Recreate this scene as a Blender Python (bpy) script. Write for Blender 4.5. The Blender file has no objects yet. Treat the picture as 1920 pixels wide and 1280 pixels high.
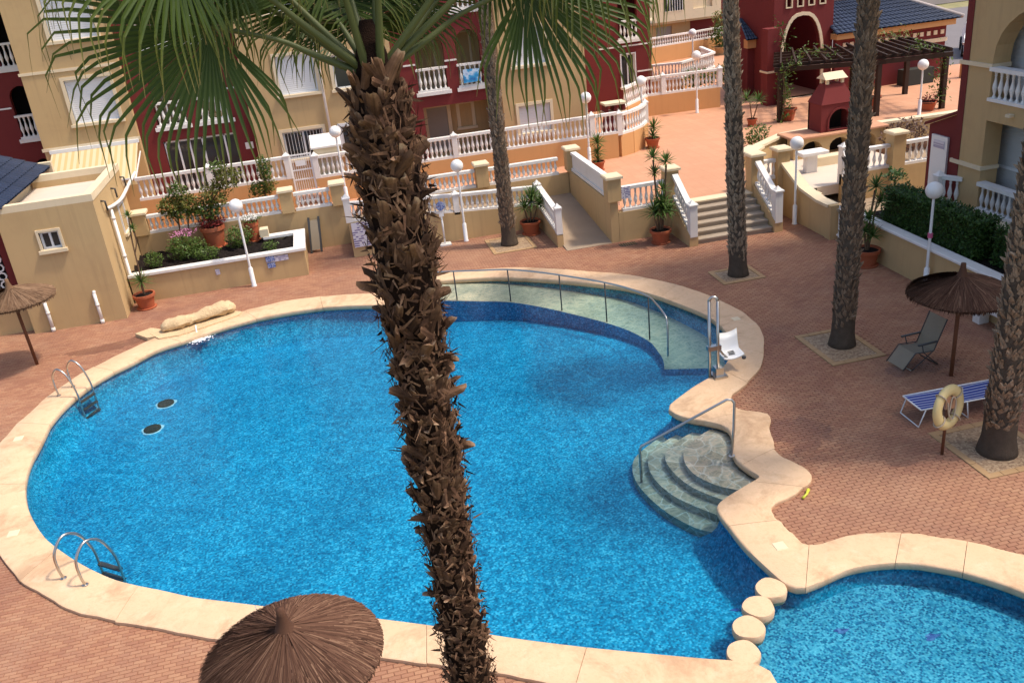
import bpy, bmesh, math, random
from mathutils import Vector, Matrix
from mathutils.geometry import tessellate_polygon
from math import sin, cos, pi, radians, hypot, atan2, sqrt
R = random.Random(7)
sc = bpy.context.scene
COL = sc.collection

# ---------------------------------------------------------------- camera
cam_d = bpy.data.cameras.new("camera")
cam = bpy.data.objects.new("camera", cam_d)
COL.objects.link(cam)
cam.matrix_world = Matrix((( 0.9710006, 0.1791895, -0.1582687, 0.0),
                           (-0.2171057, 0.3836712, -0.8975865, 0.0),
                           (-0.1001149, 0.9059181,  0.4114480, 9.3),
                           (0, 0, 0, 1)))
cam_d.sensor_width = 36.0
cam_d.lens = 31.594
cam_d.clip_start = 0.05
cam_d.clip_end = 2000
sc.camera = cam

# ---------------------------------------------------------------- sky, sun, exposure
SUN_AZ = radians(-17)      # direction the sun stands in, measured from +X
SUN_EL = radians(60)
wd = bpy.data.worlds.new("World"); sc.world = wd; wd.use_nodes = True
wn = wd.node_tree; wn.nodes.clear()
sky = wn.nodes.new("ShaderNodeTexSky"); sky.sky_type = 'NISHITA'; sky.sun_disc = False
sky.sun_elevation = SUN_EL
sky.sun_rotation = pi / 2 - SUN_AZ
sky.air_density = 1.0; sky.dust_density = 3.0; sky.ozone_density = 1.0
bg = wn.nodes.new("ShaderNodeBackground"); bg.inputs[1].default_value = 0.15
wo = wn.nodes.new("ShaderNodeOutputWorld")
wn.links.new(sky.outputs[0], bg.inputs[0]); wn.links.new(bg.outputs[0], wo.inputs[0])
sd = bpy.data.lights.new("sun", 'SUN'); sd.energy = 2.15; sd.angle = radians(5.0); sd.color = (1.0, 0.90, 0.76)
sun = bpy.data.objects.new("sun", sd); COL.objects.link(sun)
sdir = Vector((cos(SUN_EL) * cos(SUN_AZ), cos(SUN_EL) * sin(SUN_AZ), sin(SUN_EL)))
sun.rotation_euler = sdir.to_track_quat('Z', 'Y').to_euler()
sun.location = sdir * 60
vs = sc.view_settings
vs.view_transform = 'Standard'; vs.look = 'None'; vs.gamma = 1.0; vs.use_curve_mapping = False
vs.exposure = 0.74
cy = sc.cycles
cy.max_bounces = 6; cy.diffuse_bounces = 3; cy.glossy_bounces = 3; cy.transmission_bounces = 4; cy.transparent_max_bounces = 8
cy.caustics_reflective = False; cy.caustics_refractive = False
# ---------------------------------------------------------------- helpers
class B:
    """collects geometry for one mesh object"""
    def __init__(s): s.v = []; s.f = []; s.a = []   # a: one float per vertex (attribute 't')
    def add(s, vs, fs, t=0.0):
        o = len(s.v); s.v += [tuple(p) for p in vs]; s.f += [tuple(i + o for i in f) for f in fs]
        s.a += list(t) if isinstance(t, (list, tuple)) else [t] * len(vs)
        return s
    def box(s, x0, y0, z0, x1, y1, z1, t=0.0):
        vs = [(x0,y0,z0),(x1,y0,z0),(x1,y1,z0),(x0,y1,z0),(x0,y0,z1),(x1,y0,z1),(x1,y1,z1),(x0,y1,z1)]
        return s.add(vs, [(0,3,2,1),(4,5,6,7),(0,1,5,4),(1,2,6,5),(2,3,7,6),(3,0,4,7)], t)
    def bbox(s, x0, y0, z0, x1, y1, z1, b=.02, t=0.0):
        """box with bevelled top edge"""
        vs = [(x0,y0,z0),(x1,y0,z0),(x1,y1,z0),(x0,y1,z0),(x0,y0,z1-b),(x1,y0,z1-b),(x1,y1,z1-b),(x0,y1,z1-b),
              (x0+b,y0+b,z1),(x1-b,y0+b,z1),(x1-b,y1-b,z1),(x0+b,y1-b,z1)]
        return s.add(vs, [(0,3,2,1),(0,1,5,4),(1,2,6,5),(2,3,7,6),(3,0,4,7),(4,5,9,8),(5,6,10,9),(6,7,11,10),(7,4,8,11),(8,9,10,11)], t)
    def beam(s, p, q, w, h, up=(0,0,1), t=0.0):
        """box from p to q, w wide, h high, centred"""
        p, q = Vector(p), Vector(q); d = (q - p).normalized(); up = Vector(up)
        if abs(d.dot(up)) > .99: up = Vector((1,0,0))
        x = d.cross(up).normalized() * (w / 2); z = x.cross(d).normalized() * (h / 2)
        vs = [p-x-z, p+x-z, p+x+z, p-x+z, q-x-z, q+x-z, q+x+z, q-x+z]
        return s.add(vs, [(0,1,2,3),(7,6,5,4),(0,4,5,1),(1,5,6,2),(2,6,7,3),(3,7,4,0)], t)
    def tube(s, pts, r, n=8, cap=True, t=0.0):
        pts = [Vector(p) for p in pts]; m = len(pts)
        rs = r if isinstance(r, (list, tuple)) else [r] * m
        vs = []; fs = []; prev = None
        for i, p in enumerate(pts):
            d = (pts[min(i+1, m-1)] - pts[max(i-1, 0)]).normalized()
            if prev is None:
                a = Vector((0,0,1)) if abs(d.z) < .9 else Vector((1,0,0)); x = d.cross(a).normalized()
            else: x = (prev - d * prev.dot(d)).normalized()
            prev = x; y = d.cross(x)
            for k in range(n):
                c = 2 * pi * k / n; vs.append(p + (x * cos(c) + y * sin(c)) * rs[i])
        for i in range(m - 1):
            for k in range(n):
                fs.append((i*n+k, i*n+(k+1)%n, (i+1)*n+(k+1)%n, (i+1)*n+k))
        if cap: fs.append(tuple(range(n-1, -1, -1))); fs.append(tuple(range((m-1)*n, m*n)))
        return s.add(vs, fs, t)
    def lathe(s, prof, n=16, c=(0,0,0), cap=True, wob=0.0, t=0.0):
        vs = []; fs = []; m = len(prof); ph = R.random() * 6
        for r, z in prof:
            for k in range(n):
                a = 2 * pi * k / n; rr = r * (1 + wob * sin(3*a+ph) + wob * .6 * sin(5*a+ph*2+z*4))
                vs.append((c[0] + rr * cos(a), c[1] + rr * sin(a), c[2] + z))
        for i in range(m-1):
            for k in range(n): fs.append((i*n+k, i*n+(k+1)%n, (i+1)*n+(k+1)%n, (i+1)*n+k))
        if cap: fs.append(tuple(range(n-1,-1,-1))); fs.append(tuple(range((m-1)*n, m*n)))
        return s.add(vs, fs, t)
    def prism(s, outline, holes, f, d0, d1, top=True, bot=True, sides=True, t=0.0):
        """2D polygon with holes extruded between depths d0 and d1; f(s, t, d) -> point"""
        loops = [list(outline)] + [list(h) for h in holes]
        flat = [p for l in loops for p in l]
        tris = tessellate_polygon([[Vector((p[0], p[1], 0)) for p in l] for l in loops])
        n = len(flat); vs = [f(p[0], p[1], d0) for p in flat] + [f(p[0], p[1], d1) for p in flat]; fs = []
        if top: fs += [tuple(i + n for i in tr) for tr in tris]
        if bot: fs += [tuple(reversed(tr)) for tr in tris]
        if sides:
            o = 0
            for l in loops:
                m = len(l)
                for i in range(m): j = (i+1) % m; fs.append((o+i, o+j, o+j+n, o+i+n))
                o += m
        return s.add(vs, fs, t)
    def mesh(s, name, mat, origin=(0,0,0), smooth=False, fix=True):
        me = bpy.data.meshes.new(name); o = Vector(origin)
        me.from_pydata([(x-o[0], y-o[1], z-o[2]) for x, y, z in s.v], [], s.f)
        if any(s.a):
            at = me.attributes.new('t', 'FLOAT', 'POINT'); at.data.foreach_set('value', s.a)
        if fix:
            bm = bmesh.new(); bm.from_mesh(me); bmesh.ops.recalc_face_normals(bm, faces=bm.faces); bm.to_mesh(me); bm.free()
        if mat: me.materials.append(mat)
        if smooth:
            for p in me.polygons: p.use_smooth = True
        me.update(); return me

def base_of(o):
    p = Vector((0,0,0))
    while o is not None: p += o.location; o = o.parent
    return p
def link(name, me, parent=None):
    o = bpy.data.objects.new(name, me); COL.objects.link(o)
    if parent is not None: o.parent = parent
    return o
def tag(o, label=None, cat=None, group=None, kind=None):
    if label: o['label'] = label
    if cat: o['category'] = cat
    if group: o['group'] = group
    if kind: o['kind'] = kind
    return o
def thing(name, label, cat, loc=(0,0,0), group=None, rz=0.0):
    o = bpy.data.objects.new(name, None); COL.objects.link(o); o.location = loc; o.rotation_euler = (0,0,rz)
    o.empty_display_size = .1
    return tag(o, label, cat, group)
def part(b, name, mat, parent, smooth=False, kind=None, auto=None, label=None, fix=True):
    """geometry given in world coordinates, stored relative to its thing"""
    me = b.mesh(name, mat, base_of(parent) if parent else (0,0,0), smooth, fix)
    o = link(name, me, parent)
    if auto is not None: smooth_by(me, auto)
    if kind: o['kind'] = kind
    if label: o['label'] = label
    return o
def smooth_by(me, deg):
    me.set_sharp_from_angle(angle=radians(deg))
    for p in me.polygons: p.use_smooth = True
def solo(b, name, mat, label, cat, loc, smooth=False, group=None, auto=None):
    """a thing that is one mesh; loc is its origin"""
    me = b.mesh(name, mat, loc, smooth); o = link(name, me); o.location = loc
    if auto is not None: smooth_by(me, auto)
    return tag(o, label, cat, group)
def copy_tree(o, parent=None):
    c = o.copy(); COL.objects.link(c); c.parent = parent
    for ch in list(o.children): copy_tree(ch, c)
    return c
def struct(b, name, mat, smooth=False, auto=None):
    o = link(name, b.mesh(name, mat, (0,0,0), smooth)); o['kind'] = 'structure'
    if auto is not None: smooth_by(o.data, auto)
    return o
def up_faces(o):
    bm = bmesh.new(); bm.from_mesh(o.data); bm.normal_update()
    for f in bm.faces:
        if f.normal.z < 0: f.normal_flip()
    bm.to_mesh(o.data); bm.free(); return o
def crom(pts, n=6, closed=False):
    """Catmull-Rom through points"""
    P = [Vector(p) for p in pts]; m = len(P); out = []
    for i in range(m if closed else m-1):
        if closed: a, b, c, d = P[(i-1)%m], P[i], P[(i+1)%m], P[(i+2)%m]
        else: a, b, c, d = P[max(i-1,0)], P[i], P[i+1], P[min(i+2,m-1)]
        for k in range(n):
            t = k / n
            out.append(.5*((2*b)+(c-a)*t+(2*a-5*b+4*c-d)*t*t+(3*b-a-3*c+d)*t**3))
    if not closed: out.append(P[-1].copy())
    return out
def resample(pts, n):
    P = [Vector(p) for p in pts]; L = [0]
    for i in range(1, len(P)): L.append(L[-1] + (P[i]-P[i-1]).length)
    out = []; j = 0
    for k in range(n):
        t = L[-1] * k / (n-1)
        while j < len(L)-2 and L[j+1] < t: j += 1
        u = (t - L[j]) / max(1e-9, L[j+1]-L[j]); out.append(P[j].lerp(P[j+1], min(1, max(0, u))))
    return out
def inside(x, y, poly):
    c = False; n = len(poly); j = n-1
    for i in range(n):
        xi, yi = poly[i][0], poly[i][1]; xj, yj = poly[j][0], poly[j][1]
        if (yi > y) != (yj > y) and x < (xj-xi)*(y-yi)/(yj-yi)+xi: c = not c
        j = i
    return c
def rect(x0, z0, x1, z1): return [(x0,z0),(x1,z0),(x1,z1),(x0,z1)]
def arch(x0, z0, x1, z1, n=10, rise=None):
    """opening with a round (or rise-high) arched head whose crown is z1"""
    w = (x1-x0)/2; c = (x0+x1)/2; r = rise if rise else w
    return [(x0,z0),(x1,z0)] + [(c + w*cos(pi*k/n), z1 - r + r*sin(pi*k/n)) for k in range(n+1)]
FY = lambda s, z, d: (s, d, z)       # wall facing -Y (s = X)
FX = lambda s, z, d: (d, s, z)       # wall facing -X (s = Y)
FZ = lambda x, y, d: (x, y, d)       # slab

# ---------------------------------------------------------------- materials
def nmat(name):
    m = bpy.data.materials.new(name); m.use_nodes = True
    return m, m.node_tree.nodes, m.node_tree.links, m.node_tree.nodes['Principled BSDF']
def mixc(N, L, fac, a, b, blend='MIX'):
    n = N.new('ShaderNodeMix'); n.data_type = 'RGBA'; n.blend_type = blend
    for i, v in ((0, fac), (6, a), (7, b)):
        if hasattr(v, 'links') or hasattr(v, 'is_linked'): L.new(v, n.inputs[i])
        elif i == 0: n.inputs[0].default_value = v
        else: n.inputs[i].default_value = (v[0], v[1], v[2], 1)
    return n.outputs[2]
def noise(N, L, vec, scale, detail=4, rough=.55, dist=0.0):
    n = N.new('ShaderNodeTexNoise'); n.inputs['Scale'].default_value = scale
    n.inputs['Detail'].default_value = detail; n.inputs['Roughness'].default_value = rough; n.inputs['Distortion'].default_value = dist
    if vec is not None: L.new(vec, n.inputs['Vector'])
    return n.outputs['Fac']
def ramp(N, L, fac, stops):
    n = N.new('ShaderNodeValToRGB'); cr = n.color_ramp
    while len(cr.elements) < len(stops): cr.elements.new(.5)
    for e, (p, c) in zip(cr.elements, stops): e.position = p; e.color = (c[0], c[1], c[2], 1) if not isinstance(c, (int, float)) else (c, c, c, 1)
    L.new(fac, n.inputs[0]); return n.outputs[0]
def math_(N, L, op, a, b=None, c=None):
    n = N.new('ShaderNodeMath'); n.operation = op
    for i, v in enumerate((a, b, c)):
        if v is None: continue
        if isinstance(v, (int, float)): n.inputs[i].default_value = v
        else: L.new(v, n.inputs[i])
    return n.outputs[0]
def pos(N):
    return N.new('ShaderNodeNewGeometry').outputs['Position']
def scaled(N, L, v, s):
    n = N.new('ShaderNodeVectorMath'); n.operation = 'MULTIPLY'; n.inputs[1].default_value = s; L.new(v, n.inputs[0]); return n.outputs[0]
def bump(N, L, h, strength, dist, P):
    n = N.new('ShaderNodeBump'); n.inputs['Strength'].default_value = strength; n.inputs['Distance'].default_value = dist
    L.new(h, n.inputs['Height']); L.new(n.outputs[0], P.inputs['Normal'])
def sh(c, k): return tuple(min(1, x*k) for x in c)
def plain(name, col, rough=.7, var=.12, scale=1.3, fine=30, bmp=.15, bdist=.01, spec=.35, metal=0.0, streak=0.0, stain=None, stain_amt=.5, rnd=0.0):
    """painted or natural surface: colour with broad and fine variation, optional vertical streaks and stains"""
    m, N, L, P = nmat(name); p = pos(N)
    c = mixc(N, L, noise(N, L, p, scale, 5), sh(col, 1-var), sh(col, 1+var))
    f = noise(N, L, p, fine, 3)
    c = mixc(N, L, f, c, mixc(N, L, .5, c, sh(col, 1-var*1.5)))
    if streak:
        q = scaled(N, L, p, (7, 7, .35)); s = noise(N, L, q, 1.0, 6, .65)
        c = mixc(N, L, math_(N, L, 'MULTIPLY', ramp(N, L, s, [(.52, 0.0), (.78, 1.0)]), streak), c, sh(col, .45))
    if stain:
        s = noise(N, L, p, .8, 6, .68, .4)
        c = mixc(N, L, math_(N, L, 'MULTIPLY', ramp(N, L, s, [(.5, 0.0), (.72, 1.0)]), stain_amt), c, stain)
    if rnd:
        oi = N.new('ShaderNodeObjectInfo'); hs = N.new('ShaderNodeHueSaturation')
        L.new(math_(N, L, 'MULTIPLY_ADD', oi.outputs['Random'], rnd, 1-rnd/2), hs.inputs['Value']); L.new(c, hs.inputs['Color']); c = hs.outputs[0]
    L.new(c, P.inputs['Base Color']); P.inputs['Roughness'].default_value = rough
    P.inputs['Specular IOR Level'].default_value = spec; P.inputs['Metallic'].default_value = metal
    if bmp: bump(N, L, noise(N, L, p, fine*2, 4), bmp, bdist, P)
    return m
MT = {}
def mats():
    MT['tan'] = plain('tan_render', (.54,.368,.182), .9, .09, .7, 60, .25, .01, .2, streak=.26, stain=(.40,.26,.13), stain_amt=.38)
    MT['orange_wall'] = plain('ochre_render', (.62,.335,.14), .9, .08, .9, 60, .25, .01, .2, streak=.15)
    MT['maroon'] = plain('maroon_render', (.175,.031,.029), .85, .12, .8, 60, .25, .01, .2, streak=.12)
    MT['cream'] = plain('cream_trim', (.74,.60,.40), .8, .07, 1.5, 50, .2, .01, .25, streak=.1, stain=(.45,.36,.24), stain_amt=.25)
    MT['white'] = plain('white_paint', (.78,.74,.69), .6, .06, 1.5, 40, .1, .005, .35, streak=.18, stain=(.5,.43,.34), stain_amt=.32)
    MT['white_metal'] = plain('white_enamel', (.8,.79,.77), .35, .04, 2, 30, .03, .002, .5)
    MT['coping'] = coping_mat()
    MT['rock'] = plain('fake_rock', (.66,.48,.28), .9, .16, 2.0, 9, .8, .04, .2, stain=(.4,.27,.14), stain_amt=.4)
    MT['plaza'] = plaza_mat()
    MT['brick'] = brick_mat()
    MT['mortar'] = plain('deck_mortar', (.26,.125,.08), .95, .15, 1, 30, .2, .01, .1)
    MT['steps'] = plain('stair_stone', (.36,.29,.22), .9, .12, 1.6, 30, .3, .01, .2, stain=(.2,.16,.12), stain_amt=.3)
    MT['ramp'] = plain('ramp_concrete', (.36,.27,.19), .95, .14, 1.4, 30, .4, .01, .15, stain=(.24,.17,.12), stain_amt=.45)
    MT['terracotta'] = plain('terracotta', (.40,.105,.045), .8, .14, 3, 40, .2, .005, .25, stain=(.5,.3,.2), stain_amt=.2, rnd=.25)
    MT['soil'] = plain('dark_soil', (.035,.027,.024), 1, .5, 5, 40, 1, .04, .05)
    MT['steel'] = plain('stainless_steel', (.52,.49,.45), .28, .06, 3, 30, .02, .002, .5, metal=1.0)
    MT['darkmetal'] = plain('dark_metal', (.06,.058,.055), .5, .1, 3, 30, .05, .002, .4)
    MT['wood'] = plain('dark_stained_wood', (.042,.022,.014), .75, .25, 3, 26, .4, .006, .25)
    MT['polewood'] = plain('pole_wood', (.16,.065,.032), .8, .2, 4, 26, .4, .006, .2)
    MT['thatch'] = thatch_mat('thatch_brown', (.115,.056,.035), (.036,.016,.010), (.27,.155,.095))
    MT['thatch2'] = thatch_mat('thatch_grey', (.20,.115,.065), (.07,.035,.02), (.33,.21,.125))
    MT['bark'] = bark_mat('palm_boot_bark', [(0,(.022,.012,.008)), (.38,(.085,.042,.024)), (.68,(.18,.096,.055)), (.88,(.32,.19,.115)), (1,(.52,.36,.23))])
    MT['bark_core'] = plain('palm_core', (.026,.013,.008), 1, .4, 8, 60, 1, .03, .1)
    MT['bark2'] = bark_mat('palm_grey_bark', [(0,(.05,.032,.021)), (.35,(.17,.113,.074)), (.65,(.33,.235,.155)), (1,(.58,.45,.32))])
    MT['bark2_core'] = plain('palm_grey_core', (.12,.09,.066), 1, .4, 8, 40, 1, .03, .1)
    MT['frond'] = frond_mat()
    MT['petiole'] = plain('petiole', (.075,.088,.022), .55, .2, 3, 20, .1, .005, .4)
    MT['leaf'] = leaf_mat('leaf_green', (.055,.105,.018), (.13,.19,.035))
    MT['leaf_yucca'] = leaf_mat('yucca_green', (.045,.10,.020), (.14,.22,.045))
    MT['leaf_dark'] = leaf_mat('hedge_green', (.022,.056,.012), (.075,.145,.026))
    MT['leaf_olive'] = leaf_mat('olive_leaf', (.085,.105,.018), (.21,.20,.045))
    MT['leaf_dry'] = leaf_mat('dry_twig', (.10,.055,.04), (.20,.12,.085))
    MT['flower_pink'] = plain('pink_flower', (.55,.2,.36), .7, .2, 20, 60, 0)
    MT['flower_white'] = plain('white_flower', (.8,.78,.72), .7, .1, 20, 60, 0)
    MT['flower_red'] = plain('red_leaf', (.20,.02,.02), .7, .3, 20, 60, 0)
    MT['stem'] = plain('stem_bark', (.16,.10,.06), .9, .25, 5, 40, .4, .01, .2)
    MT['glass'] = glass_mat()
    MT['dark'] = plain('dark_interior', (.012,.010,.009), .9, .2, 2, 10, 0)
    MT['alu'] = plain('white_aluminium', (.72,.72,.72), .4, .04, 2, 30, .02, .002, .5)
    MT['shutter'] = slat_mat('roller_shutter', (.70,.69,.68), 14)
    MT['greyshut'] = slat_mat('grey_shutter', (.50,.49,.47), 14)
    MT['grey'] = plain('grey_door', (.34,.31,.27), .6, .08, 2, 30, .05, .002, .3)
    MT['globe'] = plain('lamp_globe', (.82,.79,.75), .35, .04, 4, 30, .02, .002, .5)
    MT['rooftile'] = plain('blue_roof_tile', (.020,.030,.058), .38, .3, 4, 20, .2, .01, .5, rnd=.3)
    MT['awning'] = awning_mat()
    MT['gravel'] = gravel_mat()
    MT['padstone'] = plain('yellow_paver', (.42,.265,.135), .9, .15, 2, 30, .3, .008, .2)
    MT['mosaic'] = mosaic_mat('pool_mosaic', [(0,(.003,.10,.20)), (.3,(.006,.235,.41)), (.65,(.012,.40,.63)), (1,(.17,.74,.92))], 30)
    MT['mosaic_kid'] = mosaic_mat('toddler_pool_mosaic', [(0,(.004,.055,.14)), (.3,(.012,.16,.32)), (.5,(.04,.33,.51)), (1,(.14,.56,.72))], 34)
    MT['mosaic_wall'] = mosaic_mat('pool_wall_mosaic', [(0,(.003,.11,.21)), (.3,(.006,.25,.43)), (.65,(.012,.42,.65)), (1,(.17,.74,.92))], 30)
    MT['violet'] = mosaic_mat('violet_mosaic', [(0,(.02,.05,.2)), (.5,(.06,.14,.40)), (1,(.12,.30,.55))], 21)
    MT['poolstone'] = flag_mat()
    MT['rampstone'] = plain('pool_ramp_stone', (.70,.61,.42), .8, .16, 2.4, 18, .3, .01, .3, stain=(.50,.48,.34), stain_amt=.35)
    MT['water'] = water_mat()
    MT['foam'] = plain('foam', (.85,.9,.93), .5, .05, 10, 40, .5, .02)
    MT['blue_sign'] = sign_mat('blue_sign', (.05,.10,.32), (.5,.55,.7))
    MT['white_sign'] = sign_mat('white_sign', (.62,.60,.66), (.16,.13,.28))
    MT['blue_cloth'] = towel_mat()
    MT['stripe'] = stripe_mat()
    MT['chair_cloth'] = plain('grey_mesh_cloth', (.28,.23,.165), .85, .1, 5, 120, .3, .004, .2)
    MT['buoy'] = plain('old_lifebuoy', (.66,.51,.23), .6, .12, 4, 30, .15, .005, .4)
    MT['rope'] = plain('rope', (.45,.36,.26), .9, .1, 20, 60, .3, .003)
    MT['pink'] = plain('pink_tape', (.6,.12,.24), .6, .1, 9, 30, 0)
    MT['yellow_toy'] = plain('yellow_toy', (.62,.62,.06), .4, .1, 9, 30, 0)
    MT['terrain'] = plain('dry_ground', (.30,.27,.15), 1, .25, .08, 4, .5, .05, .1, stain=(.12,.15,.05), stain_amt=.7)
    MT['road'] = plain('road_grey', (.19,.17,.17), .95, .12, .5, 20, .3, .01, .2)
    MT['carpaint'] = plain('white_car_paint', (.78,.78,.8), .22, .02, 3, 20, 0, .001, .6)
    MT['tyre'] = plain('tyre_rubber', (.02,.02,.02), .8, .2, 8, 40, .2, .003)
    MT['greybox'] = plain('dark_planter', (.035,.037,.03), .7, .2, 4, 30, .2, .004)
    MT['boundary'] = plain('grey_boundary_wall', (.42,.36,.34), .95, .12, .6, 20, .3, .01, .2, streak=.3)
    MT['floor_pale'] = plain('pale_paving', (.62,.52,.42), .85, .08, 1.5, 30, .2, .006, .25)
def coping_mat():
    m, N, L, P = nmat('cast_stone'); p = pos(N)
    c = mixc(N, L, noise(N, L, p, 1.3, 5, .6), (.63,.41,.245), (.72,.505,.315))
    c = mixc(N, L, math_(N, L, 'MULTIPLY', ramp(N, L, noise(N, L, p, 5.5, 6, .7, .3), [(.50,0.0),(.70,1.0)]), .55), c, (.56,.36,.21))
    c = mixc(N, L, math_(N, L, 'MULTIPLY', ramp(N, L, noise(N, L, p, .9, 7, .72, .6), [(.51,0.0),(.66,1.0)]), .7), c, (.42,.25,.14))     # rust and algae marks
    c = mixc(N, L, math_(N, L, 'MULTIPLY', ramp(N, L, noise(N, L, p, 22, 4, .7), [(.55,0.0),(.75,1.0)]), .35), c, (.40,.26,.16))       # pits
    c = mixc(N, L, math_(N, L, 'MULTIPLY', ramp(N, L, noise(N, L, p, 3.1, 5, .65), [(.55,0.0),(.8,1.0)]), .4), c, (.80,.63,.45))
    L.new(c, P.inputs['Base Color']); P.inputs['Roughness'].default_value = .85; P.inputs['Specular IOR Level'].default_value = .25
    bump(N, L, noise(N, L, p, 30, 5, .65), .5, .012, P); return m
def plaza_mat():
    m, N, L, P = nmat('plaza_tiles'); p = pos(N)
    br = N.new('ShaderNodeTexBrick'); L.new(p, br.inputs['Vector'])
    br.inputs['Scale'].default_value = 1.0; br.inputs['Brick Width'].default_value = .4; br.inputs['Row Height'].default_value = .4
    br.inputs['Mortar Size'].default_value = .008; br.offset = 0
    br.inputs['Color1'].default_value = (.56,.295,.18,1); br.inputs['Color2'].default_value = (.50,.255,.155,1); br.inputs['Mortar'].default_value = (.40,.2,.11,1)
    c = mixc(N, L, ramp(N, L, noise(N, L, p, .55, 6, .65), [(.35,0.0),(.75,1.0)]), br.outputs['Color'], (.47,.22,.125))
    c = mixc(N, L, math_(N, L, 'MULTIPLY', noise(N, L, p, 7, 4), .35), c, (.66,.36,.2))
    L.new(c, P.inputs['Base Color']); P.inputs['Roughness'].default_value = .8; P.inputs['Specular IOR Level'].default_value = .25
    bump(N, L, br.outputs['Fac'], -.3, .006, P); return m
def brick_mat():
    m, N, L, P = nmat('clay_paver'); p = pos(N)
    at = N.new('ShaderNodeAttribute'); at.attribute_name = 't'
    c = ramp(N, L, at.outputs['Fac'], [(0,(.32,.148,.086)), (.35,(.36,.174,.100)), (.7,(.39,.196,.110)), (1,(.43,.228,.128))])
    big = noise(N, L, p, .42, 6, .62, .6)
    c = mixc(N, L, math_(N, L, 'MULTIPLY', ramp(N, L, big, [(.45,0.0),(.66,1.0)]), .6), c, (.20,.088,.066))       # old spill marks
    c = mixc(N, L, math_(N, L, 'MULTIPLY', ramp(N, L, noise(N, L, p, 1.7, 5, .6, .3), [(.50,0.0),(.75,1.0)]), .4), c, (.45,.28,.18))   # lime bloom
    c = mixc(N, L, math_(N, L, 'MULTIPLY', ramp(N, L, noise(N, L, scaled(N, L, p, (.5,.9,1)), .33, 5, .6, .5), [(.45,0.0),(.7,1.0)]), .45), c, (.42,.25,.15))   # worn, faded lanes
    c = mixc(N, L, math_(N, L, 'MULTIPLY', noise(N, L, p, 60, 3), .3), c, (.22,.09,.06))
    # damp paving: ellipses with ragged edges
    wet = None
    wob = math_(N, L, 'MULTIPLY_ADD', noise(N, L, p, 1.9, 7, .72, .5), 2.4, -1.2)
    sx = N.new('ShaderNodeSeparateXYZ'); L.new(p, sx.inputs[0])
    for cx, cy, rx, ry in ((-7.1,24.75,1.15,.32), (-5.9,25.05,.8,.28), (7.75,13.7,.8,.7), (11.5,15.2,.9,.35)):
        dx = math_(N, L, 'MULTIPLY', math_(N, L, 'SUBTRACT', sx.outputs[0], cx), 1/rx); dy = math_(N, L, 'MULTIPLY', math_(N, L, 'SUBTRACT', sx.outputs[1], cy), 1/ry)
        d = math_(N, L, 'SQRT', math_(N, L, 'ADD', math_(N, L, 'MULTIPLY', dx, dx), math_(N, L, 'MULTIPLY', dy, dy)))
        e = ramp(N, L, math_(N, L, 'ADD', d, wob), [(.75,1.0),(1.0,0.0)])
        wet = e if wet is None else math_(N, L, 'MAXIMUM', wet, e)
    c = mixc(N, L, math_(N, L, 'MULTIPLY', wet, .5), c, (.11,.042,.03))
    L.new(c, P.inputs['Base Color'])
    L.new(math_(N, L, 'MULTIPLY_ADD', wet, -.35, .85), P.inputs['Roughness']); P.inputs['Specular IOR Level'].default_value = .25
    bump(N, L, noise(N, L, p, 90, 3), .25, .004, P); return m
def thatch_mat(name, a, b, c):
    m, N, L, P = nmat(name); at = N.new('ShaderNodeAttribute'); at.attribute_name = 't'
    col = ramp(N, L, at.outputs['Fac'], [(0, b), (.5, a), (1, c)])
    col = mixc(N, L, math_(N, L, 'MULTIPLY', noise(N, L, pos(N), 3, 4), .6), col, a)
    L.new(col, P.inputs['Base Color']); P.inputs['Roughness'].default_value = .9; P.inputs['Specular IOR Level'].default_value = .15
    return m
def bark_mat(name, stops):
    m, N, L, P = nmat(name); p = pos(N)
    oi = N.new('ShaderNodeObjectInfo'); at = N.new('ShaderNodeAttribute'); at.attribute_name = 't'
    q = N.new('ShaderNodeTexCoord').outputs['Object']
    f = math_(N, L, 'ADD', math_(N, L, 'MULTIPLY', noise(N, L, p, 7, 6, .7), .95), math_(N, L, 'MULTIPLY', at.outputs['Fac'], .55))
    f = math_(N, L, 'ADD', f, math_(N, L, 'MULTIPLY_ADD', oi.outputs['Random'], .38, -.36))
    c = ramp(N, L, f, stops)
    st = noise(N, L, scaled(N, L, q, (60, 60, 5)), 1.0, 3)
    c = mixc(N, L, math_(N, L, 'MULTIPLY', ramp(N, L, st, [(.4,0.0),(.7,1.0)]), .5), c, stops[0][1])
    L.new(c, P.inputs['Base Color']); P.inputs['Roughness'].default_value = .92; P.inputs['Specular IOR Level'].default_value = .15
    bump(N, L, st, .5, .006, P); return m
def translucent(N, L, P, c, amt=.3):
    tr = N.new('ShaderNodeBsdfTranslucent'); L.new(c, tr.inputs[0]); mx = N.new('ShaderNodeMixShader'); mx.inputs[0].default_value = amt
    out = [n for n in N if n.type == 'OUTPUT_MATERIAL'][0]
    L.new(P.outputs[0], mx.inputs[1]); L.new(tr.outputs[0], mx.inputs[2]); L.new(mx.outputs[0], out.inputs[0])
def frond_mat():
    m, N, L, P = nmat('palm_frond'); at = N.new('ShaderNodeAttribute'); at.attribute_name = 't'
    c = ramp(N, L, at.outputs['Fac'], [(0,(.075,.115,.020)), (.12,(.046,.080,.011)), (.62,(.072,.112,.015)), (.86,(.19,.19,.035)), (1,(.38,.28,.11))])
    c = mixc(N, L, math_(N, L, 'MULTIPLY', noise(N, L, pos(N), 6, 4), .6), c, (.036,.062,.009))
    L.new(c, P.inputs['Base Color']); P.inputs['Roughness'].default_value = .5; P.inputs['Specular IOR Level'].default_value = .4
    translucent(N, L, P, c, .36); return m
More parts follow.
